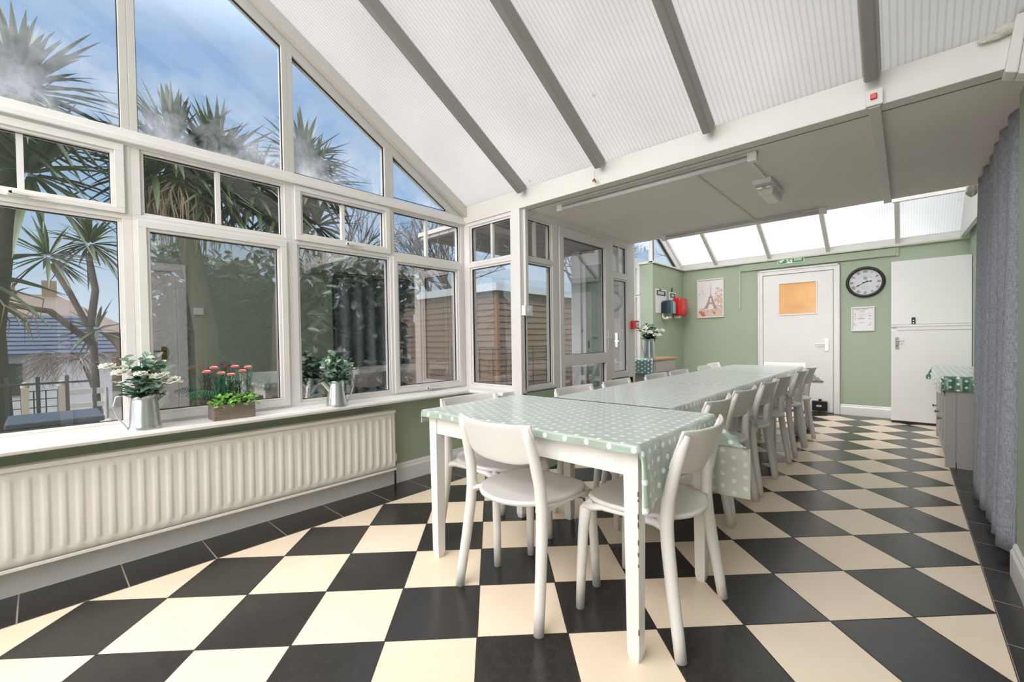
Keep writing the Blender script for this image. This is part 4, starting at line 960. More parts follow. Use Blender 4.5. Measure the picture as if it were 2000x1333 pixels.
def chair(x, y, rz, lab):
    o = chair0 if not used[0] else copy_tree(chair0)
    used[0] = True
    o.location = (x, y, 0); o.rotation_euler = (0, 0, rz)
    return tag(o, lab, 'chair', 'white dining chairs around the spotted tables')
chair(1.512, -.068, R(-3.5), 'white plastic chair pushed under the long front side of the first table')
chair(2.18, .365, R(91), 'white plastic chair at the short end of the first table, facing the windows')
chair(.88, .385, R(-92), 'white plastic chair at the short end of the first table by the radiator')
nth = ['first', 'second', 'third', 'fourth', 'fifth', 'sixth']
for i, (x, y, a) in enumerate(((2.01, 1.095, 92), (2.005, 1.62, 89), (2.01, 2.20, 91), (2.005, 2.725, 89), (2.015, 3.41, 91), (2.02, 3.935, 90))):
    chair(x, y, R(a), 'white plastic chair, %s along the curtain side counted from the crosswise table' % nth[i])
for i, (x, y, a) in enumerate(((1.115, 1.10, -91), (1.125, 1.65, -89), (1.125, 2.34, -90), (1.125, 2.86, -91), (1.12, 3.61, -90), (1.045, 4.12, -89))):
    chair(x, y, R(a), 'white plastic chair, %s along the garden side counted from the crosswise table' % nth[i])
chair(1.68, 4.60, R(180), 'white plastic chair heading the far end of the table row by the white door')

# ------------------------------------------------------------------ tables
def table(x0, y0, x1, y1, lab):
    r = tag(empty('dining_table', ((x0 + x1) / 2, (y0 + y1) / 2, 0)), lab, 'table', None)
    b = MB(); b.box(x0, y0, .715, x1, y1, .738); rel(b, 'tabletop', table_m, r, bevel=.003)
    i = .012
    for (a, c) in ((x0 + i + .0275, y0 + i + .0275), (x1 - i - .0275, y0 + i + .0275), (x1 - i - .0275, y1 - i - .0275), (x0 + i + .0275, y1 - i - .0275)):
        b = MB(); b.taper(a, c, .03, .022, .714, .0275); b.taper(a, c, 0, .016, .03, .022); rel(b, 'leg', table_m, r, bevel=.002)
    for q in ((x0 + .065, y0 + .02, x1 - .065, y0 + .038), (x0 + .065, y1 - .038, x1 - .065, y1 - .02), (x0 + .02, y0 + .065, x0 + .038, y1 - .065), (x1 - .038, y0 + .065, x1 - .02, y1 - .065)):
        b = MB(); b.box(q[0], q[1], .625, q[2], q[3], .714); rel(b, 'apron', table_m, r)
    return r
t1 = table(.965, .005, 2.105, .715, 'white table placed crosswise at the near end of the row with chipped legs')
b = MB(); rc = random.Random(5)
for (x, y, z, s) in ((2.092, .043, .155, .012), (2.094, .044, .19, .006), (2.084, .040, .40, .007), (2.091, .044, .33, .006), (2.086, .75 - .03, .40, .006), (.978, .02, .16, .005), (1.027, .045, .42, .008), (2.09, .03, .28, .004)):
    pass
for k in range(9):
    z = rc.uniform(.1, .6); hw = .0225 + .005 * (z / .7); b.m = 0
    lump(b, (2.0655 + hw - .001, .0445 - hw + .001, z), (.003, .003, rc.uniform(.004, .012)), k, 6)
rel(b, 'paint_chips', chip_m, t1)
table(1.205, .80, 1.88, 1.925, 'white table lengthwise in the row, second from the near end')
table(1.205, 1.945, 1.88, 3.135, 'white table lengthwise in the row, third from the near end')
table(1.205, 3.16, 1.88, 4.38, 'white table at the far end of the row by the white door')
def tablecloth(x0, y0, x1, y1, z, hl, hr, hn, hf, lab, m, diag=(.75, .66), nx=70, ny=50, seed=0, hrf=None):
    """flat rectangle with hanging edges; corner excess folds into dog-ears"""
    b = MB(); W_, H_ = x1 - x0, y1 - y0
    us = [-1 + i / 8 for i in range(8)] + [i / nx for i in range(nx + 1)] + [1 + (i + 1) / 8 for i in range(8)]
    vs = [-1 + i / 8 for i in range(8)] + [i / ny for i in range(ny + 1)] + [1 + (i + 1) / 8 for i in range(8)]
    def pos(u, v):
        cu, cv = min(max(u, 0), 1), min(max(v, 0), 1)
        hr_ = hrf(cv) if hrf else hr
        ds = (-u * hl) if u < 0 else ((u - 1) * hr_ if u > 1 else 0)
        dt = (-v * hn) if v < 0 else ((v - 1) * hf if v > 1 else 0)
        sx = -1 if u < 0 else 1; sy = -1 if v < 0 else 1
        x, y, zz = x0 + cu * W_, y0 + cv * H_, z
        rp = .010 * math.sin(cv * 23 + seed) * min(1, ds / .1) if ds else 0
        rq = .010 * math.sin(cu * 27 + seed) * min(1, dt / .1) if dt else 0
        r0 = .008
        def bend(d): 
            a = min(d / r0, math.pi / 2); return (math.sin(a) * r0, r0 - math.cos(a) * r0 + max(0, d - r0 * math.pi / 2))
        if ds > 0 and dt > 0:
            k = min(ds, dt); mxd = max(ds, dt); o_, dz = bend(mxd)
            kd = k if v > 1 else 0
            x += sx * (o_ * (1 if ds >= dt else 0) + diag[0] * kd); y += sy * (o_ * (1 if dt > ds else 0) + diag[1] * kd); zz -= dz
        elif ds > 0:
            o_, dz = bend(ds); x += sx * (o_ + .04 * ds + rp); zz -= dz
        elif dt > 0:
            o_, dz = bend(dt); y += sy * (o_ + .04 * dt + rq); zz -= dz
        else:
            e = min(cu * W_, (1 - cu) * W_, cv * H_, (1 - cv) * H_)
            nv_ = noise.noise(Vector((x * 4.0 + seed, y * 7.0, seed))) 
            zz += max(0, nv_) * .006 * min(1, e / .06)
        return (x, y, zz), (x0 + cu * W_ + sx * ds, y0 + cv * H_ + sy * dt)
    nu_, nv2 = len(us) - 1, len(vs) - 1
    b.grid(nu_, nv2, lambda a, c: pos(us[round(a * nu_)], vs[round(c * nv2)])[0], lambda a, c: pos(us[round(a * nu_)], vs[round(c * nv2)])[1])
    o = b.build('tablecloth', m, None, smooth=True)
    return tag(o, lab, 'tablecloth', 'spotted oilcloths on the tables')
tablecloth(.955, -.004, 2.107, .722, .7405, .07, .2, .035, .36, 'green spotted oilcloth over the first table, its corner flap hanging low', cloth_m, (1.0, .08), seed=1, hrf=lambda v: .225 - .085 * v)
tc2 = tablecloth(1.195, .755, 1.89, 1.924, .7402, .07, .13, .004, .012, 'green spotted oilcloth on the second table of the row', cloth_m, (.75, .4), seed=2)
tc3 = tablecloth(1.195, 1.95, 1.89, 3.132, .7405, .07, .13, .012, .012, 'green spotted oilcloth on the third table of the row', cloth_m, (.75, .4), seed=3)
tablecloth(1.195, 3.162, 1.89, 4.39, .7405, .07, .16, .012, .19, 'green spotted oilcloth on the table by the white door', cloth_m, (1.15, .4), seed=4)

def corner_flap(cl, yc, drop):
    b = MB(); x = 1.905
    top = [Vector((x - .006, yc - .17 + .19 * t, .738 - .002 * t)) for t in (0, .33, .66, 1)]
    bot = [Vector((x + .01, yc - .15, .66)), Vector((x + .09, yc - .055, .738 - drop * .85)), Vector((x + .115, yc - .01, .738 - drop)), Vector((x + .03, yc + .01, .738 - drop * .7))]
    def pos(u, v):
        k = min(2, int(u * 3)); f = u * 3 - k
        a = top[k].lerp(top[k + 1], f); c = bot[k].lerp(bot[k + 1], f)
        p = a.lerp(c, v); p.x += .012 * math.sin(v * 3.14) + .008 * math.sin(u * 9) * v; return p
    b.grid(12, 8, lambda u, v: pos(u, v), lambda u, v: (u * .2, v * drop), flip=True)
    b.build('corner_flap', cloth_m, cl, smooth=True)
corner_flap(tc2, 1.935, .30); corner_flap(tc3, 3.14, .26)

# ------------------------------------------------------------------ curtain
b = MB(); nU = 260; CY0, CY1 = 1.66, 3.06
def cxp(y, v):
    ph = (y - CY0) / .225 * 2 * math.pi + .5 * math.sin(3.1 * y)
    s_ = math.sin(ph); s_ = math.copysign(abs(s_) ** .6, s_)
    return 3.142 + (.046 + .028 * (1 - v)) * s_ + .005 * math.sin(ph * 2.3 + 4 * v)
b.grid(nU, 20, lambda u, v: (cxp(CY0 + u * (CY1 - CY0) - .03 * (1 - v) * (1 - u) * 0, v), CY0 + u * (CY1 - CY0) + .012 * math.sin(u * 60) * (1 - v), .035 + v * 2.075 - .008 * math.sin(u * 37) * (1 - v)), lambda u, v: (u * 2.6, v * 2.1))
o = tag(empty('curtain', (3.12, 2.5, 2.1)), 'long heather grey pleated curtain hanging before the house wall', 'curtain')
dp = rel(b, 'drape', curtain_material(), o, smooth=True); so = dp.modifiers.new('t', 'SOLIDIFY'); so.thickness = .004
b = MB(); b.tube([(3.14, 1.64, 2.095), (3.14, 3.25, 2.095)], .012, 10); rel(b, 'curtain_rail', gloss_w, o)

# ------------------------------------------------------------------ cabinets
cr_ = tag(empty('sideboard', (3.12, 4.35, 0)), 'grey painted sideboard with panelled doors between curtain and cupboard', 'sideboard')
b = MB(); b.box(2.985, 3.635, .04, 3.27, 5.08, .70); rel(b, 'body', greyp, cr_, bevel=.003)
for q in ((2.97, 3.63, 3.03, 3.66), (2.97, 5.05, 3.03, 5.08)):
    b = MB(); b.box(q[0], q[1], 0, q[2], q[3], .70); rel(b, 'stile', greyp, cr_, bevel=.003)
b = MB(); b.box(3.035, 3.63, 0, 3.27, 3.645, .70); rel(b, 'end_panel', greyp, cr_, bevel=.003)
b = MB(); b.box(2.955, 3.61, .70, 3.275, 5.1, .735); rel(b, 'worktop', oak, cr_, bevel=.004)
for i in range(3):
    a = 3.68 + i * .46; P = lambda u, z, d: (2.985 - d, u, z)
    b = MB(); ring(b, P, (a, .08, a + .44, .58), (a + .06, .14, a + .38, .52), 0, .014); b.prism([(a + .06, .14), (a + .38, .14), (a + .38, .52), (a + .06, .52)], P, 0, .005); dd = rel(b, 'door', greyp, cr_, recalc=True)
    k = MB(); k.lathe([(0, 0), (.006, 0), (.006, .018), (.013, .022), (.011, .032), (0, .034)][::-1], (2.971, a + .40, .33), 12, 'x'); 
    kk_ = MB(); kk_.v = [(2.971 - (x - 2.971), y, z) for x, y, z in k.v]; kk_.f = k.f; kk_.mi = k.mi; kk_.build('knob', mat('pewter', (.08, .08, .08), .35, metal=.8), dd)
    b = MB(); b.prism([(a, .60), (a + .44, .60), (a + .44, .69), (a, .69)], P, 0, .014); rel(b, 'drawer', greyp, cr_, recalc=True, bevel=.002)
c_ = tablecloth(2.95, 3.60, 3.275, 5.12, .738, .15, .0, .12, .1, 'dark green spotted oilcloth folded over the grey sideboard', cloth_dark, (.5, .4), 20, 40, 5); c_['group'] = ''
del c_['group']
sl2 = tag(empty('side_cabinet', (.1, 4.47, 0)), 'grey side cabinet with an oak top under the end wall notices', 'cabinet')
b = MB(); b.box(-.06, 4.12, .05, .30, 4.84, .775); b.box(-.06, 4.12, 0, .0, 4.18, .05); b.box(.24, 4.12, 0, .30, 4.18, .05); b.box(.24, 4.78, 0, .30, 4.84, .05); rel(b, 'body', greyp, sl2, bevel=.003)
b = MB(); b.box(-.07, 4.10, .775, .315, 4.86, .80); rel(b, 'worktop', oak, sl2, bevel=.004)
b = MB(); b.box(.30, 4.16, .62, .312, 4.80, .755); rel(b, 'drawer', greyp, sl2, bevel=.002)
for a in (4.16, 4.49):
    P = lambda u, z, d: (.30 + d, u, z)
    b = MB(); ring(b, P, (a, .10, a + .31, .60), (a + .05, .15, a + .26, .55), 0, .012); b.prism([(a + .05, .15), (a + .26, .15), (a + .26, .55), (a + .05, .55)], P, 0, .004); dd = rel(b, 'door', greyp, sl2, recalc=True)
    k = MB(); k.lathe([(0, 0), (.005, 0), (.006, .016), (.016, .022), (.016, .03), (0, .036)], (.312, a + (.27 if a < 4.3 else .04), .55), 12, 'x'); k.build('knob', chrome, dd, smooth=True)
c_ = tablecloth(-.08, 4.085, .31, 4.45, .802, .0, .0, .20, .0, 'spotted teal runner draped over the end of the side cabinet', cloth_material('teal_spotted_cloth', (.10, .19, .17)), (0, 0), 16, 16, 6); del c_['group']

# ------------------------------------------------------------------ jugs and flowers
def leafquad(b, p, d, nrm, ln, w_, cup=.15):
    d = d.normalized(); s_ = d.cross(nrm).normalized(); n_ = s_.cross(d)
    pts = [p, p + d * ln * .35 + s_ * w_ * .5 + n_ * cup * w_, p + d * ln * .75 + s_ * w_ * .42 + n_ * cup * w_, p + d * ln, p + d * ln * .75 - s_ * w_ * .42 + n_ * cup * w_, p + d * ln * .35 - s_ * w_ * .5 + n_ * cup * w_, p + d * ln * .4, p + d * ln * .75]
    b.add(pts, [(0, 1, 6), (1, 2, 7, 6), (2, 3, 7), (0, 6, 5), (6, 7, 4, 5), (7, 3, 4)])
def rosehead(b, c, r, rnd):
    for k in range(22):
        lay = k // 6; a = k * 2.4; rr = r * (.25 + .25 * lay)
        d = Vector((math.cos(a), math.sin(a), .9 - .3 * lay)); p = c + Vector((math.cos(a) * rr * .35, math.sin(a) * rr * .35, -.2 * r))
        leafquad(b, p, d, Vector((math.cos(a), math.sin(a), -1.2)), r * .95, r * .9, .25)
def jug(loc, h, r0, r1, rz, flip=1, full=True):
    r = empty('watering_jug', loc, rz)
    b = MB(); prof = [(0, 0), (r0, 0), (r0 + .001, .004)]
    for i in range(1, 9): prof.append((r0 + (r1 - r0) * i / 8, h * i / 8))
    prof += [(r1 + .003, h + .002), (r1 - .001, h + .001)]
    for i in range(7, 0, -1): prof.append((r0 + (r1 - r0) * i / 8 - .002, h * i / 8))
    prof += [(0, .01)]
    b.lathe(prof, (0, 0, 0), 32); b.build('body', steel_m, r, smooth=True)
    b = MB(); f = flip
    b.tube([(f * (r0 - .002), 0, h * .02), (f * (r0 + .03), 0, h * .35), (f * (r0 + .05), 0, h * .72), (f * (r0 + .04), 0, h * 1.0), (f * (r0 + .012), 0, h * 1.05), (f * r1, 0, h * .96)], .0045, 8, (0, 1, 0)); b.build('handle', steel_m, r, smooth=True)
    b = MB(); b.tube([(-f * (r1 - .012), 0, h * .62), (-f * (r1 + .02), 0, h * .86), (-f * (r1 + .045), 0, h * 1.04)], [(.022, .016), (.02, .014), (.019, .012)], 12, (0, 1, 0), caps=False)
    b.build('spout', steel_m, r, smooth=True)
    return r
def bouquet(root_loc, h, rad, top, seed, nspr, roses, name, lab, leafm=leaf_g, lsz=.034):
    rnd = random.Random(seed); r = tag(empty(name, root_loc), lab, 'flowers')
    bs = MB(); bl = MB(); bd = MB(); br = MB()
    for k in range(nspr):
        a = rnd.uniform(0, 6.283); sp_ = rnd.uniform(.15, 1.0) * rad; tz = rnd.uniform(.45, 1.0) * top
        if sp_ > .7 * rad: tz *= .62
        base = Vector((rnd.uniform(-.015, .015), rnd.uniform(-.015, .015), -.05)); tip = Vector((math.cos(a) * sp_, math.sin(a) * sp_, tz))
        pts = [base.lerp(tip, t_) + Vector((0, 0, .03 * math.sin(t_ * 3.14))) for t_ in (0, .33, .66, 1)]
        bs.tube(pts, .0018, 5)
        nl = rnd.randint(8, 12); tgt = bd if rnd.random() < .3 else bl
        for q in range(nl):
            t_ = .3 + .7 * q / (nl - 1); p = base.lerp(tip, t_) + Vector((0, 0, .03 * math.sin(t_ * 3.14)))
            d = Vector((rnd.uniform(-1, 1), rnd.uniform(-1, 1), rnd.uniform(-.4, .8)))
            leafquad(tgt, p, d, Vector((rnd.uniform(-.5, .5), rnd.uniform(-.5, .5), 1)), lsz * rnd.uniform(.8, 1.3), lsz * rnd.uniform(.7, 1.0))
    for k in range(26):
        a = rnd.uniform(0, 6.283); d = Vector((math.cos(a), math.sin(a), rnd.uniform(-.1, .7)))
        leafquad(bd, Vector((math.cos(a) * .02, math.sin(a) * .02, 0)), d, Vector((0, 0, 1)), lsz * 2.2, lsz * .9)
    bs.build('stems', grass_m, r); bl.build('leaves', leafm, r); bd.build('dark_leaves', leaf_d, r)
    for (x, y, z, q) in roses:
        br = MB(); rosehead(br, Vector((x, y, z)), q, rnd); br.build('bloom', petal_w, r)
    return r
j = jug((-.022, -.944, .672), .165, .064, .049, R(90), -1); tag(j, 'galvanised steel jug holding white flowers on the window board', 'jug')
bouquet((-.022, -.944, .84), .2, .14, .19, 11, 20, [(.055, .095, .07, .042), (.07, .045, .095, .032), (.04, -.085, .12, .036), (-.02, .02, .155, .034), (.02, -.13, .15, .03), (.08, -.02, .11, .026)], 'flower_bouquet', 'white roses and eucalyptus in the bigger jug by the railing window', lsz=.04)
j = jug((-.002, .012, .672), .16, .066, .044, R(90), 1); tag(j, 'galvanised steel jug with a dark motif holding only green leaves', 'jug')
b = MB(); rm = random.Random(2)
for k in range(16):
    z = rm.uniform(.03, .12); a = R(-92) + rm.uniform(-.38, .38) + R(90) - R(90); rr = .066 - .022 * z / .16 + .0012
    th = R(-45) + rm.uniform(-.35, .35)
    c0 = Vector((rr * math.cos(th), rr * math.sin(th), z)); tn = Vector((-math.sin(th), math.cos(th), 0)); s = rm.uniform(.003, .007)
    b.add([c0 + tn * s, c0 + Vector((0, 0, s * 1.4)), c0 - tn * s, c0 - Vector((0, 0, s * 1.4))], [(0, 1, 2, 3)])
b.build('printed_motif', ink_m, j)
bouquet((-.002, .012, .835), .2, .105, .19, 12, 22, [], 'flower_bouquet', 'pale eucalyptus sprigs in the jug with the dark motif', lsz=.042)
j = jug((.16, 4.30, .804), .26, .075, .06, R(60), -1); tag(j, 'pale metal jug standing on the side cabinet', 'jug')
bouquet((.16, 4.30, 1.06), .2, .17, .22, 13, 14, [(.1, .1, .12, .06), (-.08, -.06, .16, .07), (.02, -.1, .1, .06), (.12, -.02, .06, .05), (-.1, .08, .1, .06)], 'flower_bouquet', 'white blooms in the jug on the side cabinet', lsz=.05)
# planter
pl = tag(empty('planter_box', (-.03, -.572, .672)), 'rough wooden planter box on the window board', 'planter')
b = MB(); hx, hy, H = .062, .098, .082
for (x0, y0, x1, y1) in ((-hx, -hy, hx, -hy + .01), (-hx, hy - .01, hx, hy), (-hx, -hy + .01, -hx + .01, hy - .01), (hx - .01, -hy + .01, hx, hy - .01)): b.box(x0, y0, 0, x1, y1, H)
b.box(-hx + .01, -hy + .01, 0, hx - .01, hy - .01, .012); b.build('box_sides', crate_m, pl, bevel=.001)
b = MB(); b.box(-hx + .01, -hy + .01, .012, hx - .01, hy - .01, .07); b.build('soil', mat('soil', (.03, .02, .015), .95), pl)
pp = tag(empty('planter_flowers', (-.03, -.572, .742)), 'artificial pink dianthus and green foliage growing from the wooden planter', 'flowers')
rnd = random.Random(21); bg_, bb, bf = MB(), MB(), MB()
def blade(b, base, tip, w_, seg=3, droop=.0):
    side = (tip - base).cross(Vector((0, 0, 1)))
    side = side.normalized() if side.length > 1e-5 else Vector((0, 1, 0))
    pts = [base.lerp(tip, k / seg) + Vector((0, 0, droop * math.sin(math.pi * k / seg))) for k in range(seg + 1)]
    vs = []
    for k, p in enumerate(pts):
        q = w_ * (1 - (k / seg) ** 2) + .0004; vs += [p - side * q, p + side * q]
    b.add(vs, [(2 * k, 2 * k + 1, 2 * k + 3, 2 * k + 2) for k in range(seg)])
clumps = [(0, -.07, .19), (.01, -.03, .19), (-.02, .0, .16), (.0, .045, .17), (.01, .085, .20), (-.02, .03, .19), (-.01, -.055, .2)]
for (x, y, h_) in clumps:
    for k in range(34):
        t_ = rnd.random(); p = Vector((x * .8 + rnd.uniform(-.01, .01), y * .85 + rnd.uniform(-.01, .01), t_ * h_ * .8))
        a = rnd.uniform(0, 6.283); blade(bg_, p, p + Vector((math.cos(a) * .035, math.sin(a) * .045, .045)), .0022)
    for k in range(4): blade(bg_, Vector((x * .8, y * .85, 0)), Vector((x + rnd.uniform(-.02, .02), y * 1.15 + rnd.uniform(-.025, .025), h_ * rnd.uniform(1, 1.3))), .003)
for k in range(150):
    y = rnd.uniform(-.105, .105); x = rnd.uniform(-.03, .085); p = Vector((x, y, rnd.uniform(-.005, .06) + .02 * (x > .02) * 0))
    leafquad(bb, p, Vector((rnd.uniform(-.2, 1), rnd.uniform(-1, 1), rnd.uniform(-.2, .9))), Vector((.6, 0, 1)), .024, .018)
for k in range(9):
    ang = R(200 + k * 12); 
    for q in range(12):
        p = Vector((-.01 + .0 * q, -.07 - .012 * q * abs(math.sin(ang)), .06 + .02 * math.sin(q * .25) + .008 * (k - 4) * .5))
        for s in (-1, 1): blade(bf, p, p + Vector((.016 * s, -.006, -.004)), .0022, 2)
bg_.build('dianthus_stems', grass_m, pp); bb.build('leaves', leaf_b, pp); bf.build('fern_frond', mat('fern', (.05, .30, .16), .5, .3, 20), pp)
for (y, x, z) in ((-.115, .01, .185), (-.085, .02, .205), (-.055, .03, .175), (-.012, .045, .165), (.02, .0, .205), (.05, .02, .18), (.075, .03, .20)):
    b = MB()
    for k in range(16):
        a = k * .3927; leafquad(b, Vector((x, y, z)), Vector((math.cos(a) + .35, math.sin(a), .25 + .45 * (k % 2))), Vector((.4, 0, 1)), .024, .015, .3)
    b.build('bloom', petal_p, pp)

# ------------------------------------------------------------------ garden
b = MB(); b.box(-60, -40, -.30, -.35, 1.4, -.2); b.box(-60, 1.4, -.3, .4, 60, -.2)
S(b.build('ground', paving_m), 'grey garden paving outside the windows', 'ground')
def frond_crown(b, c, n, ln, rnd, w_=.028, updir=Vector((0, 0, 1)), lo=-.6, hi=1.0):
    for k in range(n):
        a = rnd.uniform(0, 6.283); el_ = rnd.uniform(lo, hi)
        d = Vector((math.cos(a) * math.cos(el_ * 1.45), math.sin(a) * math.cos(el_ * 1.45), math.sin(el_ * 1.45)))
        l = ln * rnd.uniform(.75, 1.1); sg = 5; side = d.cross(Vector((0, 0, 1)))
        side = side.normalized() if side.length > .05 else Vector((1, 0, 0))
        nrm = side.cross(d); vs = []
        dr = rnd.uniform(.05, .35) * l
        for q in range(sg + 1):
            t_ = q / sg; p = c + d * (.04 + l * t_) - Vector((0, 0, dr * t_ * t_)); wq = w_ * (.55 + 1.2 * t_ if t_ < .35 else 1.0 * (1 - ((t_ - .35) / .65) ** 1.6)) + .0005
            vs += [p - side * wq + nrm * wq * .45, p, p + side * wq + nrm * wq * .45]
        fs = []
        for q in range(sg): fs += [(3 * q, 3 * q + 1, 3 * q + 4, 3 * q + 3), (3 * q + 1, 3 * q + 2, 3 * q + 5, 3 * q + 4)]
        b.add(vs, fs)
def skirt_dead(b, c, n, ln, rnd, r=.12):
    for k in range(n):
        a = rnd.uniform(0, 6.283); p = c + Vector((math.cos(a) * r * .6, math.sin(a) * r * .6, rnd.uniform(-.1, .12)))
        tip = p + Vector((math.cos(a) * r * rnd.uniform(.5, 2.2), math.sin(a) * r * rnd.uniform(.5, 2.2), -ln * rnd.uniform(.6, 1.1)))
        mid = p.lerp(tip, .5) + Vector((math.cos(a) * .08 + rnd.uniform(-.04, .04), math.sin(a) * .08 + rnd.uniform(-.04, .04), .04))
        b.tube([p, mid, tip], [.008, .006, .002], 4)
def palm(name, base, trunk, crowns, lab, seed, dead=None, m=palm_m, rt=.11, wf=.028):
    rnd = random.Random(seed); r = tag(empty(name, base), lab, 'palm', None)
    b = MB()
    for tr in trunk: b.tube([Vector(p) for p in tr], [rt * (1 - .35 * i / len(tr)) for i in range(len(tr))], 10)
    rel(b, 'trunk', bark_m, r, smooth=True)
    for (c, n, ln) in crowns:
        b = MB(); frond_crown(b, Vector(c), n, ln, rnd, wf); rel(b, 'crown', m, r)
    if dead:
        b = MB()
        for (c, n, ln) in dead: skirt_dead(b, Vector(c), n, ln, rnd)
        rel(b, 'dead_fronds', dead_m, r)
palm('cabbage_palm', (-2.5, -1.5, -.2), [[(-2.5, -1.52, -.2), (-2.5, -1.56, 1.2), (-2.45, -1.45, 2.3), (-2.4, -1.36, 3.0)]], [((-2.4, -1.35, 3.08), 150, .75), ((-2.35, -1.45, 2.72), 70, .75), ((-2.4, -1.30, 2.45), 60, .7), ((-2.3, -1.6, 1.62), 26, .5)], 'tall palm outside the window bay at the picture edge', 31, [((-2.5, -1.53, 1.45), 30, .3)])
palm('cabbage_palm', (-2.7, -.3, -.2), [[(-2.6, -.1, -.2), (-2.6, -.12, 1.2), (-2.5, -.28, 2.2), (-2.55, -.3, 3.0)], [(-2.5, -.28, 2.3), (-2.6, .05, 2.8), (-2.6, .2, 2.95)]], [((-2.55, -.36, 2.95), 150, .72), ((-2.6, .02, 2.95), 150, .7), ((-2.5, .32, 2.72), 120, .62), ((-2.45, -.52, 2.66), 100, .6), ((-2.4, -.05, 2.6), 110, .6)], 'broad multi-headed palm behind the misted gable pane', 32, [((-2.42, -.33, 2.55), 150, .5), ((-2.42, -.2, 2.45), 90, .45)])
palm('cabbage_palm', (-2.6, .7, -.2), [[(-2.55, .55, -.2), (-2.55, .6, 1.5), (-2.5, .75, 2.4), (-2.5, .9, 3.1)]], [((-2.5, .86, 3.2), 120, .62), ((-2.45, .95, 2.95), 110, .62), ((-2.4, .62, 2.62), 90, .62), ((-2.4, .95, 2.45), 40, .5)], 'palm with spiky crown behind the clear gable pane', 33, [((-2.45, .7, 2.4), 60, .4)])
palm('cabbage_palm', (-3.9, -1.0, -.2), [[(-3.9, -.86, -.2), (-3.9, -.88, 1.2), (-3.9, -1.05, 1.65), (-3.9, -1.18, 1.95)], [(-3.9, -.9, 1.3), (-3.9, -.85, 1.7), (-3.9, -.9, 2.1)], [(-3.9, -.88, 1.1), (-3.9, -1.2, 1.45), (-3.9, -1.45, 1.5)]], [((-3.9, -1.2, 2.02), 60, .42), ((-3.9, -.88, 2.2), 70, .45), ((-3.9, -1.5, 1.55), 30, .35), ((-3.9, -.85, 1.25), 30, .35)], 'slender branching palm standing before the slate roofed house', 34, None, palm_m, .036, .018)
# dark hedge and laurel
def bush(name, bx, n, lsz, m, lab, seed, cat='hedge'):
    rnd = random.Random(seed); x0, y0, z0, x1, y1, z1 = bx; r = tag(empty(name, ((x0 + x1) / 2, (y0 + y1) / 2, z0)), lab, cat)
    b = MB()
    for k in range(n):
        p = Vector((rnd.uniform(x0, x1), rnd.uniform(y0, y1), rnd.uniform(z0, z1)))
        q = Vector((p.x, p.y, p.z)); s = noise.noise(q * 1.4 + Vector((seed, 0, 0)))
        p += Vector((s * .15, s * .2, s * .15))
        d = Vector((rnd.uniform(-1, 1), rnd.uniform(-1, 1), rnd.uniform(-.8, .6)))
        leafquad(b, p, d, Vector((rnd.uniform(.2, 1), rnd.uniform(-.6, .6), rnd.uniform(.2, 1))), lsz * rnd.uniform(.7, 1.3), lsz * .42, .12)
    rel(b, 'foliage', m, r)
    if x1 - x0 > .2:
        b = MB(); lump(b, ((x0 + x1) / 2 - .1, (y0 + y1) / 2, (z0 + z1) / 2 - .1), ((x1 - x0) * .33, (y1 - y0) * .46, (z1 - z0) * .48), seed, 16); rel(b, 'inner_foliage', m, r)
    b = MB(); cx, cy = (x0 + x1) / 2, (y0 + y1) / 2
    for k in range(5):
        yy = y0 + (y1 - y0) * (k + .5) / 5; b.tube([(cx, yy, z0 - .2), (cx + .05, yy + .05, (z0 + z1) / 2), (cx, yy - .05, z1 - .2)], [.035, .03, .012], 6)
    rel(b, 'stem', bark_m, r)
bush('hedge', (-3.7, -.5, 0, -3.2, 1.6, 2.15), 5200, .13, hedge_m, 'dark clipped hedge behind the palms', 41)
bush('laurel_shrub', (-1.75, .62, .1, -1.45, 1.62, 1.86), 1700, .15, laurel_m, 'glossy dark laurel shrub close outside the window behind the small jug', 42, 'shrub')
# fence, railing, chest, chair
fe = tag(empty('garden_fence', (-3.3, -1.75, -.2)), 'pale trellis fence panel with round topped posts beyond the railing', 'fence')
for k in range(6):
    y = -2.35 + k * .235
    b = MB(); b.box(-3.33, y, -.2, -3.27, y + .05, .70); b.lathe([(0, 0), (.03, 0), (.03, .02), (.02, .045), (0, .055)], (-3.3, y + .025, .70), 10); rel(b, 'post', stone_m, fe)
b = MB()
for k in range(16): b.box(-3.31, -2.35 + k * .078, -.15, -3.30, -2.34 + k * .078, .66)
for k in range(11): b.box(-3.30, -2.35, -.12 + k * .078, -3.29, -1.15, -.112 + k * .078)
rel(b, 'trellis', iron_m, fe)
ri = tag(empty('garden_railing', (-2.0, -1.6, -.2)), 'black iron railing outside beside the jug window', 'railing')
b = MB(); b.box(-2.015, -2.4, .80, -1.985, -.98, .815); b.box(-2.015, -2.4, -.1, -1.985, -.98, -.085); rel(b, 'rail', iron_m, ri)
for k in range(10):
    y = -2.36 + k * .15; b = MB(); b.box(-2.01, y, -.2, -1.99, y + .022, .86); rel(b, 'baluster', iron_m, ri)
ch = tag(empty('garden_chest', (-1.45, -1.22, -.2)), 'navy woven garden chest just outside the jug window', 'chest')
b = MB(); b.box(-1.7, -1.42, -.2, -1.25, -1.02, .58); rel(b, 'body', navy_m, ch, bevel=.01)
b = MB(); b.box(-1.72, -1.44, .58, -1.23, -1.0, .62); rel(b, 'lid', navy_m, ch, bevel=.01)
gc = tag(empty('garden_chair', (-3.6, -.95, -.2)), 'white folding garden chair beside the trellis fence', 'chair')
wp = mat('garden_white', (.36, .36, .35), .5)
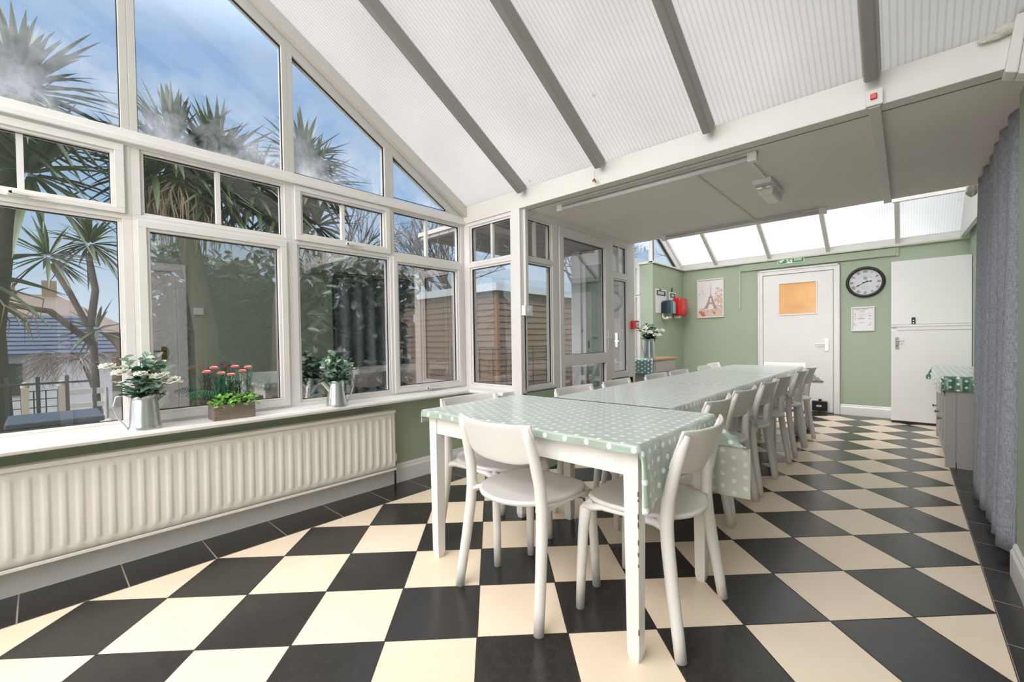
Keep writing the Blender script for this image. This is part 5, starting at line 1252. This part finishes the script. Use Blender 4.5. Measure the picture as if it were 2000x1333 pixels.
for (y, x) in ((-1.1, -3.8), (-.8, -3.8), (-1.1, -3.4), (-.8, -3.4)):
    b = MB(); b.tube([(x, y, -.2), (x, y, .62 if x < -3.6 else .25)], .02, 8); rel(b, 'leg', wp, gc)
b = MB(); b.box(-3.82, -1.12, .25, -3.38, -.78, .28); rel(b, 'seat', wp, gc)
b = MB(); b.box(-3.82, -1.12, .56, -3.79, -.78, .62); b.box(-3.82, -1.12, .42, -3.79, -.78, .47); rel(b, 'backrest', wp, gc)
# bare arching shrub and trees
def branches(b, p, d, ln, r, depth, rnd, droop=0.0, spread=.55, kids=3):
    d = d.normalized(); n = 3; pts = [p]
    for q in range(n):
        d = (d + Vector((rnd.uniform(-.16, .16), rnd.uniform(-.16, .16), rnd.uniform(-.1, .12) - droop))).normalized(); pts.append(pts[-1] + d * ln / n)
    b.tube(pts, [r * (1 - .4 * q / n) for q in range(n + 1)], 5 if depth > 2 else 3, caps=False)
    if depth == 0: return
    for k in range(kids):
        t_ = pts[rnd.choice((1, 2, 3, 3))] if k else pts[3]
        nd = (d + Vector((rnd.uniform(-1, 1), rnd.uniform(-1, 1), rnd.uniform(-.5, .9))) * spread)
        branches(b, t_, nd, ln * rnd.uniform(.62, .85), r * .6, depth - 1, rnd, droop, spread, kids)
def baretree(base, h, r, seed, lab, depth=5, kids=3):
    rt = tag(empty('bare_tree', base), lab, 'tree'); b = MB(); b2 = MB()
    rnd = random.Random(seed); p = Vector((0, 0, 0)); top = Vector((rnd.uniform(-.2, .2), rnd.uniform(-.2, .2), h * .35))
    b.tube([p, p.lerp(top, .5), top], [r, r * .85, r * .75], 8); b.build('trunk', twig_m, rt)
    for k in range(4): branches(b2, top, Vector((rnd.uniform(-.8, .8), rnd.uniform(-.8, .8), 1)), h * .26, r * .6, depth, rnd, 0, .6, kids)
    b2.build('bare_branches', twig_m, rt)
baretree((-10.0, 9.6, -.2), 5.6, .16, 51, 'leafless tree behind the brown shed, seen in the corner bay')
baretree((-7.4, 13.5, -.2), 6.6, .18, 52, 'leafless tree beyond the shed, visible through the glazed door')
baretree((-5.2, 22.0, -.2), 7.4, .16, 53, 'leafless tree glimpsed in the panes above the green projecting wall', 4)
baretree((-6.8, 3.2, -.2), 4.2, .10, 54, 'leafless tree between laurel and shed', 4)
sh = tag(empty('weeping_shrub', (-5.2, -.72, -.2)), 'bare arching shrub in front of the slate roofed house', 'shrub'); b = MB(); rnd = random.Random(61)
b.tube([(0, 0, 0), (0, -.08, .7), (0, -.2, 1.1)], [.04, .035, .025], 7); b.build('trunk', twig_m, sh)
b = MB()
for k in range(20): branches(b, Vector((0, -.2, 1.1)), Vector((rnd.uniform(-.8, .8), rnd.uniform(-1.5, .3), .4)), .24, .009, 3, rnd, .2, .6, 3)
b.build('bare_branches', mat('pale_twig', (.12, .10, .098), .9), sh)
# shed
sd = tag(empty('garden_shed', (-5.2, 7.0, -.2)), 'brown weatherboarded garden shed with a pale flat roof edge', 'shed'); wb = weatherboard()
b = MB(); sx0, sy0, sx1, sy1, st = -8.0, 5.5, -3.9, 10.6, 2.15
for k in range(17):
    z0 = -.2 + k * .14; z1 = z0 + .142
    b.hexa([(sx0, sy0 - .025, z0), (sx1 + .025, sy0 - .025, z0), (sx1 + .025, sy1, z0), (sx0, sy1, z0), (sx0, sy0, z1), (sx1, sy0, z1), (sx1, sy1, z1), (sx0, sy1, z1)])
rel(b, 'boarded_wall', wb, sd)
b = MB(); b.box(sx0 - .12, sy0 - .14, st, sx1 + .14, sy1 + .1, st + .17); rel(b, 'roof', fascia_m, sd)
b = MB(); b.box(sx1 - .03, sy0 - .04, -.2, sx1 + .04, sy0 + .04, st); rel(b, 'corner_post', mat('shed_corner', (.13, .08, .05), .7), sd)
for (x, y, rz_, lab) in ((-2.6, 4.3, R(45), 'black wire plant trellis in front of the shed'),):
    tr_ = tag(empty('plant_trellis', (x, y, -.2), rz_), lab, 'trellis'); b = MB()
    for k in range(8): b.box(-.9 + k * .24, -.008, 0, -.885 + k * .24, .008, 1.15)
    for k in range(6): b.box(-.9, -.008, .15 + k * .19, .8, .008, .165 + k * .19)
    b.build('wires', iron_m, tr_)
# houses
h1 = tag(empty('slate_roofed_house', (-10.5, -1.8, -.2)), 'low house with blue grey slate roof and white wall below the palms', 'house')
b = MB(); b.box(-12.0, -4.5, -.2, -9.2, -.3, .98); rel(b, 'wall', render_m, h1)
b = MB(); b.hexa([(-9.0, -4.6, .93), (-9.0, -.22, .93), (-12.2, -.22, .93), (-12.2, -4.6, .93), (-10.5, -4.6, 1.72), (-10.5, -.5, 1.72), (-10.7, -.5, 1.72), (-10.7, -4.6, 1.72)])
for k in range(10):
    f = k / 10; x = -9.0 - 1.5 * f; z = .93 + .79 * f; y1 = -.22 - .28 * f
    b.hexa([(x + .01, -4.6, z), (x + .01, y1, z), (x - .16, y1 - .02, z + .07), (x - .16, -4.6, z + .07), (x + .02, -4.6, z + .028), (x + .02, y1, z + .028), (x - .16, y1 - .02, z + .09), (x - .16, -4.6, z + .09)])
rel(b, 'roof', slate_m, h1)
b = MB(); b.box(-9.19, -2.2, .2, -9.16, -1.5, .78); rel(b, 'window', blackp, h1)
h2 = tag(empty('tiled_roof_house', (-15, -1.0, -.2)), 'brick house with tiled gable roof rising behind the slate roof', 'house')
b = MB(); b.box(-17, -3.2, -.2, -14, .5, 1.5); rel(b, 'wall', brick_m, h2)
b = MB(); b.hexa([(-13.8, -3.4, 1.45), (-13.8, .7, 1.45), (-17.2, .7, 1.45), (-17.2, -3.4, 1.45), (-15.4, -2.2, 2.55), (-15.4, -.9, 2.55), (-15.6, -.9, 2.55), (-15.6, -2.2, 2.55)]); rel(b, 'roof', tile_m, h2)
for y in (-1.2, -2.0):
    b = MB(); b.box(-15.7, y, 2.3, -15.3, y + .3, 2.95); rel(b, 'chimney', brick_m, h2)
h3 = tag(empty('distant_house', (-14, 1.6, -.2)), 'brick house end standing between palm trunk and hedge', 'house')
b = MB(); b.box(-16, .6, -.2, -13, 4.0, 1.3); rel(b, 'wall', brick_m, h3)
b = MB(); b.hexa([(-12.8, .4, 1.25), (-12.8, 4.2, 1.25), (-16.2, 4.2, 1.25), (-16.2, .4, 1.25), (-14.4, .4, 2.1), (-14.4, 4.2, 2.1), (-14.6, 4.2, 2.1), (-14.6, .4, 2.1)]); rel(b, 'roof', tile_m, h3)

dl_ = tag(empty('dry_leaf', (1.20, 1.235, 2.13)), 'tiny curled brown leaf hanging by the foot of the second rafter', 'leaf')
b = MB(); leafquad(b, Vector((0, 0, .02)), Vector((.3, 0, -1)), Vector((0, -1, .2)), .035, .014, .4); leafquad(b, Vector((0, 0, .02)), Vector((-.5, 0, -1)), Vector((0, -1, .2)), .028, .012, .4); b.build('blade', mat('dry_leaf_brown', (.30, .08, .04), .7), dl_)
b = MB(); b.tube([(0, 0, .02), (-.002, 0, .07)], .0008, 5); b.build('stalk', mat('dry_leaf_brown', (.30, .08, .04), .7), dl_)
